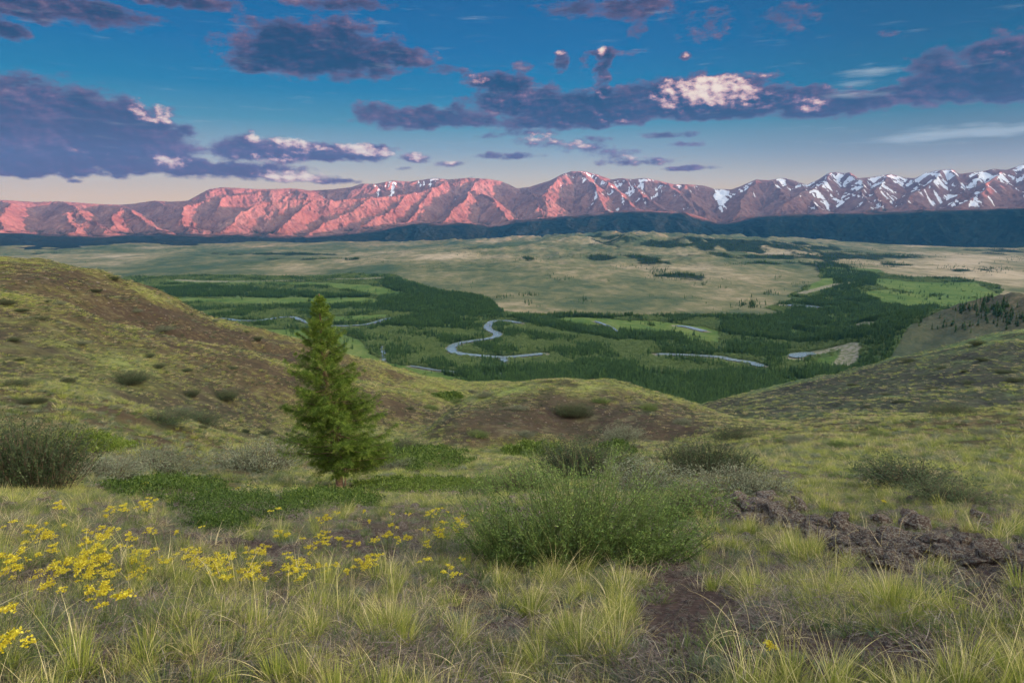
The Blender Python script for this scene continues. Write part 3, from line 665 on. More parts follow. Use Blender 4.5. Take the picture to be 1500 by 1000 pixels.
def make_shade_range():
    """unseen range added to the right, its crest shaped to keep sun off the valley"""
    u = np.linspace(-1, 1, 420); v = np.linspace(-1, 1, 60)
    U, Vv = np.meshgrid(u, v, indexing='ij')
    ax, ay = math.sin(SUN_AZ), math.cos(SUN_AZ)
    L, W = 26000., 3500.; D = 25000.
    x = ax*D+ay*U*L*1+ax*Vv*W; y = ay*D-ax*U*L+ay*Vv*W
    p = -U*L
    H = SHADE_H+420*(1-smooth(p, 7000, 10500))+1050*smooth(p, 15300, 18000)+180*fbm(p/900, p*0+3.3, 3, 77)*smooth(p, 14000, 15500)
    z = -DEPTH+(1-np.abs(Vv))**.8*(H+DEPTH)*(1+.04*fbm(x/2500, y/2500, 4, 400))
    m_, t = new_mat('shade_range'); bs = t.new('ShaderNodeBsdfPrincipled'); t.put(bs.inputs['Base Color'], t.ramp(t.noise(t.new('ShaderNodeNewGeometry').outputs['Position'], .002, 5), [(.4, (.04,.05,.04)), (.6, (.12,.1,.08))])); t.put(bs.inputs['Roughness'], 1.)
    t.t.links.new(bs.outputs[0], t.out.inputs[0])
    o = mesh_np('mountains', np.stack([x, y, z], -1).reshape(-1, 3), grid_faces(*x.shape), m_, smooth_=True)  # unseen range, its height shaped for the shade it casts
    SET(o, kind='structure', label='unseen range added to shade the valley from the low sun')
SHADE_H = 1850.
make_shade_range()
def make_haze():
    m_, t = new_mat('haze'); pv = t.new('ShaderNodeVolumePrincipled')
    t.put(pv.inputs['Color'], (.05,.29,.74)); t.put(pv.inputs['Density'], 1.9e-5); t.put(pv.inputs['Anisotropy'], .1)
    t.t.links.new(pv.outputs[0], t.out.inputs['Volume'])
    x0, x1, y0, y1, z0, z1 = -26000, 36000, -32000, 22500, -DEPTH-420, 2400.
    V = [(x, y, z) for x in (x0, x1) for y in (y0, y1) for z in (z0, z1)]
    F = [(0,1,3,2),(4,6,7,5),(0,4,5,1),(2,3,7,6),(0,2,6,4),(1,5,7,3)]
    o = mesh_np('haze', V, np.array(F), m_); SET(o, kind='stuff', label='thin blue evening haze filling the valley', category='haze')
make_haze()
# ---------------------------------------------------------------- plants
def leaf_mat(name, stops, rnd=.35, trans=.35, rough=.7, tips=None):
    """colour by the per-blade random 'ca' (x) and the position along the blade (y)"""
    m_, t = new_mat(name)
    a = t.attr('ca', 'Vector'); sp = t.new('ShaderNodeSeparateXYZ'); t.put(sp.inputs[0], a)
    ir = t.new('ShaderNodeObjectInfo').outputs['Random']
    f = t.m('MULTIPLY_ADD', t.m('SUBTRACT', ir, .5), rnd, sp.outputs[0], clamp=True)
    col = t.ramp(f, stops)
    if tips is not None: col = t.mix(t.sstep(sp.outputs[1], tips[0], tips[1]), col, tips[2])
    d = t.new('ShaderNodeBsdfDiffuse'); tr = t.new('ShaderNodeBsdfTranslucent'); gl = t.new('ShaderNodeBsdfGlossy')
    for n in (d, tr): t.put(n.inputs[0], col)
    t.put(gl.inputs[0], (.6, .6, .6)); t.put(gl.inputs['Roughness'], .5)
    mx = t.new('ShaderNodeMixShader'); t.put(mx.inputs[0], trans); t.t.links.new(d.outputs[0], mx.inputs[1]); t.t.links.new(tr.outputs[0], mx.inputs[2])
    m2 = t.new('ShaderNodeMixShader'); t.put(m2.inputs[0], .04); t.t.links.new(mx.outputs[0], m2.inputs[1]); t.t.links.new(gl.outputs[0], m2.inputs[2])
    t.t.links.new(m2.outputs[0], t.out.inputs[0])
    return m_
def plain_mat(name, stops, scale=8., rough=.9, bump=0., bscale=20.):
    m_, t = new_mat(name); pos = t.new('ShaderNodeTexCoord').outputs['Object']
    bs = t.new('ShaderNodeBsdfPrincipled'); t.put(bs.inputs['Roughness'], rough); t.put(bs.inputs['Specular IOR Level'], .2)
    t.put(bs.inputs['Base Color'], t.ramp(t.noise(pos, scale, 5, .7), stops))
    if bump:
        b = t.new('ShaderNodeBump'); t.put(b.inputs['Distance'], bump); t.put(b.inputs['Height'], t.noise(pos, bscale, 5, .7)); t.t.links.new(b.outputs[0], bs.inputs['Normal'])
    t.t.links.new(bs.outputs[0], t.out.inputs[0]); return m_

def ribbons(base, dirn, length, width, bend, seg=4, taper=.9, rnd=None, w0=.6):
    """curved tapering blades. base (n,3), dirn (n,3) unit start direction, bend (n,3) added to the direction towards the tip"""
    n = len(base); rnd = rng.random(n) if rnd is None else rnd
    s = np.linspace(0, 1, seg+1); P = np.zeros((n, seg+1, 3)); P[:, 0] = base
    for k in range(1, seg+1):
        d = dirn+bend*(s[k]**1.5); d /= np.linalg.norm(d, axis=1)[:, None]
        P[:, k] = P[:, k-1]+d*(length/seg)[:, None]
    a = rng.random(n)*6.283; side = np.stack([np.cos(a), np.sin(a), 0*a], 1)
    side = side-dirn*(side*dirn).sum(1)[:, None]; side /= np.linalg.norm(side, axis=1)[:, None]+1e-9
    wd = (w0+(1-w0)*np.minimum(1, s*4))*(1-s**1.6*taper)
    off = side[:, None]*(width[:, None]*wd[None])[..., None]*.5
    V = np.stack([P-off, P+off], 2).reshape(-1, 3)
    i = (np.arange(n)*(seg+1)*2)[:, None]+np.arange(seg)[None]*2; i = i.ravel()
    F = np.stack([i, i+1, i+3, i+2], 1)
    ca = np.zeros((n, seg+1, 2, 3)); ca[..., 0] = rnd[:, None, None]; ca[..., 1] = s[None, :, None]
    return V, F, ca.reshape(-1, 3)
def merge(parts):
    V, F, C, n0 = [], [], [], 0
    for v, f, c in parts: V.append(v); F.append(f+n0); C.append(c); n0 += len(v)
    return np.concatenate(V), np.concatenate(F), np.concatenate(C)
def unit(a): return a/(np.linalg.norm(a, axis=-1, keepdims=True)+1e-9)
def fan(n, R0, lean, L, W, bendk, seg=4, ox=0, oy=0, col=(0, 1), grav=.5, wind=(0, 0)):
    """a tuft: blades rooted in a disc, leaning outward, tips drooping"""
    a = rng.random(n)*6.283; r = np.sqrt(rng.random(n))*R0
    base = np.stack([ox+r*np.cos(a), oy+r*np.sin(a), -.02+0*r], 1)
    a2 = a+rng.normal(0, .6, n); th = np.abs(rng.normal(0, lean, n))+r/R0*lean*.6
    d = np.stack([np.sin(th)*np.cos(a2)+wind[0], np.sin(th)*np.sin(a2)+wind[1], np.cos(th)], 1); d = unit(d)
    ln = L*rng.uniform(.45, 1.1, n)
    bk = bendk*rng.uniform(.3, 1.3, n)
    bend = np.stack([d[:, 0]*bk+wind[0], d[:, 1]*bk+wind[1], -grav*bk*(.3+th)], 1)
    return ribbons(base, d, ln, W*rng.uniform(.6, 1.2, n), bend, seg, rnd=col[0]+(col[1]-col[0])*rng.random(n))
def proto(name, parts, mat):
    v, f, c = merge(parts); me = mesh_np(name, v, f, mat, attrs={'ca': c}, obj=False)
    return bpy.data.objects.new(name, me)        # stays unlinked: only instanced
def rays_xy(x, y): return G0.height(x, y)
def scatter(name, protos, x, y, z, scale, label, rot=None, tilt=None, idx=None, align=0., kind='stuff', cat=None):
    n = len(x)
    me = bpy.data.meshes.new(name); me.vertices.add(n); me.vertices.foreach_set('co', np.stack([x, y, z], 1).astype(np.float32).ravel())
    rt = np.zeros((n, 3), np.float32); rt[:, 2] = rng.random(n)*6.283 if rot is None else rot
    if tilt is not None: rt[:, :2] = rng.normal(0, tilt, (n, 2))
    sc_ = np.asarray(scale, np.float32); sc_ = np.stack([sc_]*3, 1) if sc_.ndim == 1 else sc_
    for nm, dt, v in (('rot', 'FLOAT_VECTOR', rt), ('scl', 'FLOAT_VECTOR', sc_)):
        me.attributes.new(nm, dt, 'POINT').data.foreach_set('vector', v.ravel())
    me.attributes.new('idx', 'INT', 'POINT').data.foreach_set('value', (rng.integers(0, len(protos), n) if idx is None else idx).astype(np.int32))
    o = link(bpy.data.objects.new(name, me))
    ng = bpy.data.node_groups.new(name, 'GeometryNodeTree')
    ng.interface.new_socket('Geometry', in_out='INPUT', socket_type='NodeSocketGeometry'); ng.interface.new_socket('Geometry', in_out='OUTPUT', socket_type='NodeSocketGeometry')
    N, L = ng.nodes, ng.links
    gi, go = N.new('NodeGroupInput'), N.new('NodeGroupOutput'); iop = N.new('GeometryNodeInstanceOnPoints'); mp = N.new('GeometryNodeMeshToPoints'); jn = N.new('GeometryNodeJoinGeometry')
    for p in reversed(protos):
        oi = N.new('GeometryNodeObjectInfo'); oi.inputs['Object'].default_value = p; oi.inputs['As Instance'].default_value = True; L.new(oi.outputs['Geometry'], jn.inputs[0])
    def na(nm, dt):
        q = N.new('GeometryNodeInputNamedAttribute'); q.data_type = dt; q.inputs[0].default_value = nm; return q.outputs[0]
    L.new(gi.outputs[0], mp.inputs[0]); L.new(mp.outputs[0], iop.inputs['Points']); L.new(jn.outputs[0], iop.inputs['Instance'])
    iop.inputs['Pick Instance'].default_value = True; L.new(na('idx', 'INT'), iop.inputs['Instance Index'])
    L.new(na('rot', 'FLOAT_VECTOR'), iop.inputs['Rotation']); L.new(na('scl', 'FLOAT_VECTOR'), iop.inputs['Scale']); L.new(iop.outputs[0], go.inputs[0])
    md = o.modifiers.new('scatter', 'NODES'); md.node_group = ng
    SET(o, kind=kind, label=label)
    if cat: o['category'] = cat
    return o

# ---------------------------------------------------------------- valley forest
M_con = leaf_mat('conifer_needles', [(0, (.014,.046,.020)), (.5, (.036,.090,.028)), (1, (.085,.155,.040))], rnd=.5, trans=.15)
M_dec = leaf_mat('willow_leaves', [(0, (.06,.11,.035)), (.5, (.10,.165,.05)), (1, (.16,.22,.08))], rnd=.6, trans=.2)
M_bark = plain_mat('bark', [(.3, (.10,.06,.045)), (.7, (.24,.17,.13))], 14, bump=.01, bscale=40)
def conifer(seed, H=1., n=170, R0=.17, low=.06):
    """small distant conifer: drooping ragged boughs set round a stem"""
    r_ = np.random.default_rng(seed); h = low+(1-low)*r_.random(n)**1.15; h = np.sort(h)
    a = np.arange(n)*2.4+r_.normal(0, .4, n); rad = R0*(1-h)**.75*r_.uniform(.6, 1.25, n)+.012
    base = np.stack([0*h, 0*h, h], 1); tip = np.stack([np.cos(a)*rad, np.sin(a)*rad, h-rad*r_.uniform(-.1, .5, n)], 1)
    side = np.stack([-np.sin(a), np.cos(a), 0*a], 1)*(rad*.38+.008)[:, None]
    mid = base*.35+tip*.65+np.array([0, 0, .012])
    V = np.stack([base+[0, 0, .02], mid-side, tip, mid+side], 1).reshape(-1, 3); i = np.arange(n)*4
    F = np.stack([i, i+1, i+2, i+3], 1); ca = np.zeros((n, 4, 3)); ca[..., 0] = np.clip(.15+.6*r_.random(n)+.2*(h-.5), 0, 1)[:, None]; ca[:, 2, 0] += .2
    st = np.array([[-.008,0,0],[.008,0,0],[.002,0,.98],[-.002,0,.98],[0,-.008,0],[0,.008,0],[0,.002,.98],[0,-.002,.98]])
    return np.concatenate([V, st])*H, np.concatenate([F, np.array([[0,1,2,3],[4,5,6,7]])+n*4]), np.concatenate([ca.reshape(-1, 3), np.zeros((8, 3))])
def leafball(seed, n=120, rx=.5, rz=.45, s=.09, cz=.5):
    r_ = np.random.default_rng(seed); d = unit(r_.normal(size=(n, 3))); rr = r_.random(n)**.4
    lob = 1+.25*np.sin(d[:, 0]*5+seed)+.2*np.sin(d[:, 1]*6+seed*2)
    c = d*np.array([rx, rx, rz])*(rr*lob)[:, None]+[0, 0, cz]
    c[:, 2] = np.maximum(c[:, 2], 0)
    u = unit(r_.normal(size=(n, 3))); v = unit(np.cross(u, unit(r_.normal(size=(n, 3)))))
    k = s*r_.uniform(.6, 1.3, n)[:, None]
    V = np.stack([c-u*k, c-v*k*.6, c+u*k, c+v*k*.6], 1).reshape(-1, 3); i = np.arange(n)*4
    ca = np.zeros((n, 4, 3)); ca[..., 0] = r_.random(n)[:, None]
    return V, np.stack([i, i+1, i+2, i+3], 1), ca.reshape(-1, 3)
def proto_m(name, v, f, c, mat): return bpy.data.objects.new(name, mesh_np(name, v, f, mat, attrs={'ca': c}, obj=False))
CON = [proto_m('conifer', *conifer(s, R0=w, n=n), M_con) for s, w, n in ((1,.17,170),(2,.13,150),(3,.20,190),(4,.15,130))]
DEC = [proto_m('willow', *leafball(s), M_dec) for s in (11, 12, 13)]
def make_forest():
    # candidates over the flood plain, thinned by photo-space density
    n = 420000
    pr = rng.random(n); r = np.exp(math.log(1000)+pr**.8*math.log(5200/1000)); a = R(1)*rng.uniform(-36, 37, n)
    x, y = np.sin(a)*r, np.cos(a)*r
    px, py = to_pix(x, y, 0*x-DEPTH)
    jx = px+9*fbm(x/120, y/250, 4, 71); jy = py+2.4*fbm(x/150, y/300, 4, 72)
    fl = inpoly(jx, jy, FLOOD); x, y, r, jx, jy, px, py = [q[fl] for q in (x, y, r, jx, jy, px, py)]
    md = np.zeros(len(x), bool); dn = md.copy()
    for P in MEADOW: md |= inpoly(jx, jy, P)
    for P in DENSE: dn |= inpoly(jx, jy, P)
    clump = fbm(x/130, y/190, 4, 81); cl2 = fbm(x/45, y/60, 3, 82)
    dens = np.where(dn, 66/100+1.4*clump+.6*cl2, .30+1.3*clump+.5*cl2); dens = np.where(md, -.16+.6*cl2+.4*clump, dens)
    shr = (~dn) & (rng.random(len(x)) < smooth(-clump, -.25, .25)*.9+.1)
    p = np.clip(dens, 0, 1); p = np.where(shr & ~md, np.clip(p+.45, 0, 1), p)
    keep = rng.random(len(x)) < p*np.clip((r/1500)**.3, .6, 1.)
    x, y, r, shr, px, py, dn = [q[keep] for q in (x, y, r, shr, px, py, dn)]
    rd = np.full(len(x), 1e6); 
    for i0 in range(0, len(x), 60000): rd[i0:i0+60000] = river_dist(x[i0:i0+60000], y[i0:i0+60000])
    # keep the river open to the eye: trees on the near bank would hide it
    fr = np.minimum(river_dist(x*(1+22/r), y*(1+22/r)), river_dist(x*(1+48/r), y*(1+48/r)))
    k = (rd > 5) & ~((fr < 2) & (rng.random(len(x)) < .88)); x, y, r, shr, px, py, dn = [q[k] for q in (x, y, r, shr, px, py, dn)]
    z = V0.height(x, y)-.3
    h = np.where(shr, rng.uniform(4, 9, len(x)), rng.normal(15.5, 2.6, len(x))*np.where(dn, 1, .85))
    # scattered trees and clumps on the steppe and hills
    sx, sy, sh = [], [], []
    CLP = [(735,436,12,3,22),(775,432,16,3,26),(772,444,8,3,12),(820,410,14,2,14),(833,407,8,2,8),(857,441,9,4,16),(838,443,2,2,2),(829,437,2,1,1),(892,411,3,2,4),(805,405,6,2,5),(1085,448,6,2,10),(1100,446,14,6,60),(1118,431,6,2,6),(1130,430,8,3,14),(1165,418,8,3,8),(1180,415,6,2,6),(1140,408,6,2,6),(985,405,26,5,150),(965,398,14,4,50),(1030,418,10,3,12),(1060,422,6,2,5),(1340,463,20,10,30),(1430,452,40,14,60),(1480,470,30,10,50),(1400,480,40,8,20),(1320,440,6,3,6),(1290,412,12,3,6),(1385,418,30,3,12),(1440,440,10,3,10),(1460,455,20,8,50),(1370,434,16,3,40),(1330,430,30,2,30),(690,440,8,3,8),(640,392,30,3,20),(700,372,40,3,40),(1310,387,18,4,60),(1390,392,12,4,24),(1450,396,40,4,70),(1490,380,30,5,60),(1240,388,30,6,120),(880,376,40,5,90),(780,380,24,3,50),(1010,360,60,4,90),(915,392,30,3,20),(560,385,26,2,16),(1120,377,40,4,60),(1080,387,20,3,30)]
    for cx, cy_, rx, ry, k in CLP:
        qx = cx+rng.normal(0, rx*.6, k); qy = cy_+rng.normal(0, ry*.6, k)
        X, Y, rr, ok = V0.hit(qx, qy); sx.append(X[ok]); sy.append(Y[ok]); sh.append(rng.normal(13, 2.5, ok.sum()))
    sx, sy, sh = map(np.concatenate, (sx, sy, sh)); s_r = np.hypot(sx, sy); 
    # timber on the far low hills
    n2 = 60000; a2 = R(1)*rng.uniform(-37, 37.5, n2); r2 = np.exp(rng.uniform(math.log(4200), math.log(11500), n2)); tx, ty = np.sin(a2)*r2, np.cos(a2)*r2
    tv = V0.bil(TIM, tx, ty)+.25*fbm(tx/140, ty/260, 3, 83); kk = tv > .55; tx, ty, r2 = tx[kk], ty[kk], r2[kk]
    n3 = 2600; a3 = R(1)*rng.uniform(-34, 37.5, n3); r3 = np.exp(rng.uniform(math.log(2600), math.log(9500), n3)); ux, uy = np.sin(a3)*r3, np.cos(a3)*r3
    uv = fbm(ux/500, uy/900, 4, 84); kk = (uv > .22) & (750+1000*np.tan(a3) > 640); ux, uy = ux[kk], uy[kk]; up_ = to_pix(ux, uy, 0*ux-DEPTH); kk = ~inpoly(up_[0], up_[1], FLOOD); ux, uy = ux[kk], uy[kk]
    X = np.concatenate([x, sx, tx, ux]); Y = np.concatenate([y, sy, ty, uy]); Z = np.concatenate([z, V0.height(sx, sy)-.3, V0.height(tx, ty)-1, V0.height(ux, uy)-.3])
    H = np.concatenate([h, sh, rng.normal(17, 3, len(tx)), rng.normal(11, 2.5, len(ux))]); S = np.concatenate([shr, np.zeros(len(sx)+len(tx)+len(ux), bool)]); Rr = np.hypot(X, Y)
    # the 300 that show largest: conifers clear of the hill crests
    gx, gy, gr_, ok = G0.hit(*to_pix(X, Y, Z+H*.25)); vis = ~ok & (np.abs(np.arctan2(X, Y)) < R(36))
    size = np.where(vis & ~S, H/Rr, 0); size[size > 0] += rng.random((size > 0).sum())*.0015
    big = np.argsort(-size)[:300]; rest = np.ones(len(X), bool); rest[big] = False
    for k in big:
        o = link(bpy.data.objects.new('conifer', CON[int(rng.integers(0, 4))].data))
        o.location = (X[k], Y[k], Z[k]); o.rotation_euler = (0, 0, rng.random()*6.28); w = H[k]*rng.uniform(.9, 1.25); o.scale = (w, w, H[k])
        SET(o, label='dark green conifer in the nearest rank of the valley forest, just beyond the hill crests', category='tree', group='conifers along the near edge of the valley forest')
    idx = np.where(S, 4+rng.integers(0, 3, len(X)), rng.integers(0, 4, len(X)))
    scl = np.stack([H*np.where(S, 1.5, rng.uniform(.9, 1.4, len(X)))]*2+[H], 1)
    print('forest', rest.sum())
    scatter('forest', CON+DEC, X[rest], Y[rest], Z[rest], scl[rest], 'dark conifer forest and willow scrub filling the valley floor', idx=idx[rest])
make_forest()
# ---------------------------------------------------------------- near plants and stones
STRAW = [(0, (.14,.10,.05)), (.5, (.38,.31,.16)), (1, (.70,.62,.38))]
M_feather = leaf_mat('feather_grass', [(0, (.10,.16,.032)), (.35, (.24,.32,.05)), (.65, (.42,.46,.09)), (.85, (.52,.50,.20)), (1, (.78,.70,.42))], rnd=.22, trans=.42, tips=(.6, 1., (.50,.48,.19)))
M_straw = leaf_mat('dry_grass', STRAW, rnd=.3)
M_green = leaf_mat('green_grass', [(0, (.05,.095,.030)), (.5, (.10,.165,.045)), (1, (.19,.25,.07))], rnd=.4, tips=(.5, 1., (.20,.23,.08)))
M_sage = leaf_mat('sage_leaves', [(0, (.07,.095,.060)), (.5, (.13,.165,.105)), (1, (.23,.26,.18))], rnd=.4, trans=.2)
M_teal = leaf_mat('rosette_leaves', [(0, (.05,.10,.065)), (1, (.12,.20,.13))], rnd=.3, trans=.2)
M_litter = leaf_mat('dead_litter', [(0, (.06,.045,.04)), (.6, (.14,.11,.10)), (1, (.28,.25,.22))], rnd=.3, trans=.1)
M_shrub = leaf_mat('shrub_leaves', [(0, (.030,.065,.020)), (.5, (.085,.155,.035)), (1, (.20,.30,.07))], rnd=.0, trans=.35)
M_dark = leaf_mat('dark_shrub_leaves', [(0, (.018,.038,.020)), (.5, (.040,.072,.032)), (1, (.085,.125,.050))], rnd=.3, trans=.25)
M_jun = leaf_mat('juniper_needles', [(0, (.022,.055,.012)), (.5, (.060,.115,.020)), (1, (.15,.22,.035))], rnd=.0, trans=.25)
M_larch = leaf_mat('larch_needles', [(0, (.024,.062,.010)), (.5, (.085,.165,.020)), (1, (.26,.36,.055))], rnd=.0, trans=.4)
M_yel = leaf_mat('yellow_petals', [(0, (.38,.30,.02)), (.5, (.62,.55,.03)), (1, (.80,.76,.12))], rnd=.2, trans=.35)
M_stem = leaf_mat('herb_stems', [(0, (.07,.10,.035)), (1, (.16,.20,.07))], rnd=.2, trans=.2)
M_twig = plain_mat('twigs', [(.3, (.06,.045,.035)), (.7, (.16,.13,.10))], 20)

def feather(n=80, L=.34, lean=.20, awn=7, R0=.05):
    w = (rng.normal(0, .10), rng.normal(0, .06))
    P = [fan(n, R0, lean, L, .0042, .55, 5, col=(.05, .72), grav=.5, wind=w), fan(int(n*.4), R0*1.2, .45, L*.6, .004, .9, 4, col=(.5, .95), grav=.9)]
    if awn: P.append(fan(awn, R0*.7, .18, L*1.6, .0048, 1.5, 9, col=(.9, 1.), grav=1.1, wind=(w[0]-.15, w[1])))
    return P
A_ = [proto('feather_grass', feather(n, L, ln, aw), M_feather) for n, L, ln, aw in ((100,.32,.22,7),(80,.27,.30,4),(110,.36,.18,11),(70,.22,.35,0),(90,.30,.26,16),(60,.20,.4,3))]
B_ = [proto('dry_grass', [fan(n, R0, ln, L, .0034, 1.3, 5, col=(.1, 1), grav=1.1)], M_straw) for n, R0, ln, L in ((70,.07,.6,.22),(50,.09,.8,.26),(60,.05,.4,.30),(45,.10,1.,.16))]
C_ = [proto('sage', [fan(n, R0, ln, L, .0065, .5, 3, col=(0, 1), grav=.1)], M_sage) for n, R0, ln, L in ((120,.07,.7,.11),(150,.09,.9,.09),(100,.05,.5,.15))]
D_ = [proto('green_grass', [fan(n, R0, ln, L, .0045, .7, 4, col=(0, 1), grav=.6)], M_green) for n, R0, ln, L in ((90,.07,.4,.18),(80,.09,.5,.14),(100,.06,.3,.22))]
E_ = [proto('rosette', [fan(60, .06, 1.2, .05, .012, .4, 2, col=(0, 1), grav=.1)], M_teal)]
def litter():
    n = 70; a = rng.random(n)*6.283; b = np.stack([rng.normal(0, .12, n), rng.normal(0, .12, n), .006+.02*rng.random(n)], 1)
    d = unit(np.stack([np.cos(a), np.sin(a), rng.normal(.02, .16, n)], 1))
    return ribbons(b, d, rng.uniform(.03, .16, n), rng.uniform(.002, .005, n), rng.normal(0, .3, (n, 3))*[1, 1, .3], 3)
F_ = [proto('litter', [litter()], M_litter) for _ in range(3)]
# coarse clumps for the slopes further off (sizes are for 1 m wide)
def coarse(n, R0, L, W, lean, col): return [fan(n, R0, lean, L, W, .7, 2, col=col, grav=.5)]
T3 = [proto('turf_clump', coarse(46, .40, .42, .035, .6, (.2, .9)), m) for m in (M_feather, M_straw, M_green, M_sage, M_feather)]
T3d = [proto('turf_clump', coarse(50, .42, .34, .05, .8, (0, .8)), M_dark)]
# stones
def stone(seed, flat=.55, n=9):
    r_ = np.random.default_rng(seed); u = np.linspace(-1, 1, n); Vs, Fs, n0 = [], [], 0
    for ax in range(3):
        for sg in (-1, 1):
            A, B = np.meshgrid(u, u, indexing='ij'); P = np.zeros((n, n, 3)); P[..., ax] = sg; P[..., (ax+1) % 3] = A; P[..., (ax+2) % 3] = B
            Vs.append(P.reshape(-1, 3)); f = grid_faces(n, n)+n0; Fs.append(f if sg > 0 else f[:, ::-1]); n0 += n*n
    V = np.concatenate(Vs); V = unit(V); 
    for k in range(9):   # plane cuts give broken faces
        d = unit(r_.normal(size=3)); c = r_.uniform(.55, .85); q = V@d; V = V-np.maximum(q-c, 0)[:, None]*d[None]
    nz = vnoise(V[:, 0]*2+seed, V[:, 1]*2+V[:, 2]*1.3, seed); n2 = vnoise(V[:, 0]*6+seed, V[:, 1]*6+V[:, 2]*4, seed+3)
    V = V*(1+.14*nz+.06*n2)[:, None]*np.array([1, r_.uniform(.6, .9), flat])
    return V, np.concatenate(Fs)
def stone_mat():
    m_, t = new_mat('lichen_stone'); pos = t.new('ShaderNodeTexCoord').outputs['Object']; oi = t.new('ShaderNodeObjectInfo')
    p = t.vm('ADD', pos, t.vm('SCALE', (7., 3., 5.), oi.outputs['Random']))
    n1 = t.noise(p, 2.2, 6, .7); n2 = t.noise(p, 6., 5, .7)
    c = t.ramp(n1, [(.3, (.045,.030,.030)), (.5, (.12,.085,.078)), (.75, (.24,.19,.17))])
    c = t.mix(t.m('MULTIPLY', t.sstep(n2, .47, .58), .85), c, (.33,.33,.31)); c = t.mix(t.sstep(t.noise(p, 9., 3, .6), .66, .72, 0., .8), c, (.30,.18,.05))
    bs = t.new('ShaderNodeBsdfPrincipled'); t.put(bs.inputs['Base Color'], c); t.put(bs.inputs['Roughness'], .95); t.put(bs.inputs['Specular IOR Level'], .2)
    b = t.new('ShaderNodeBump'); t.put(b.inputs['Distance'], .12); t.put(b.inputs['Height'], t.m('MULTIPLY_ADD', n1, .7, n2)); t.t.links.new(b.outputs[0], bs.inputs['Normal'])
    t.t.links.new(bs.outputs[0], t.out.inputs[0]); return m_
M_stone = stone_mat()
STN = [mesh_np('stone', *stone(s, f), M_stone, obj=False, smooth_=False) for s, f in ((1,.5),(2,.65),(3,.4),(4,.55),(5,.75),(6,.45))]
PEB = [bpy.data.objects.new('pebble', m) for m in [mesh_np('pebble', *stone(s, .5, 4), M_stone, obj=False) for s in (21, 22, 23)]]

BUSH = (848, 815)                                      # photo pixel of the foot of the big bush
OUT = [(1012,738),(1060,742),(1110,745),(1150,758),(1190,775),(1240,792),(1290,800),(1340,798),(1400,812),(1450,818),(1500,832),(1530,838)]
def band(px, py):
    """closeness to the stony rib on the right, 0..1"""
    o = np.array(OUT, float); c = np.interp(px, o[:, 0], o[:, 1]); w = np.interp(px, [1000, 1100, 1500], [10, 14, 30])
    return np.exp(-((py-c-4)/w)**2)*smooth(px, 985, 1020)
MATS = [  # low juniper and grass mats: x, y, rx, ry, height, tone
 (245,716,105,20,.16,.25,'dark green creeping juniper mat left of the larch'),
 (350,748,110,22,.22,.15,'dark creeping juniper mound in front of the larch on its left side'),
 (130,655,70,10,.35,.75,'bright yellow-green low juniper strip beyond the round bush at far left'),
 (620,712,130,13,.16,.55,'bright green juniper strip right of the larch foot'),
 (610,672,90,20,.35,.35,'dark green juniper thicket on the slope right of the larch'),
 (780,662,48,10,.5,.55,'bright green low mat at the foot of the central knoll'),
 (898,662,34,10,.5,.30,'dark green low mat behind the rounded sage bush'),
 (650,583,28,5,1.0,.3,'dark thicket strip in the grassy gap between hills'),
 (480,735,90,14,.2,.35,'green low mat under the larch'),
 (330,772,70,10,.10,.2,'thin dark green mat above the yellow flowers'),
]
def in_mat(px, py):
    v = np.zeros(px.shape)
    for x, y, rx, ry, *_ in MATS: v = np.maximum(v, 1-((px-x)/rx)**2-((py-y)/ry)**2)
    return v > 0
G_ = [proto('dry_stalk', [fan(n, .04, 35/100, .38, .0038, 1.7, 10, col=(.8, 1), grav=1.2, wind=(w, 0))], M_straw) for n, w in ((5,-.3),(4,.2),(7,-.15))]
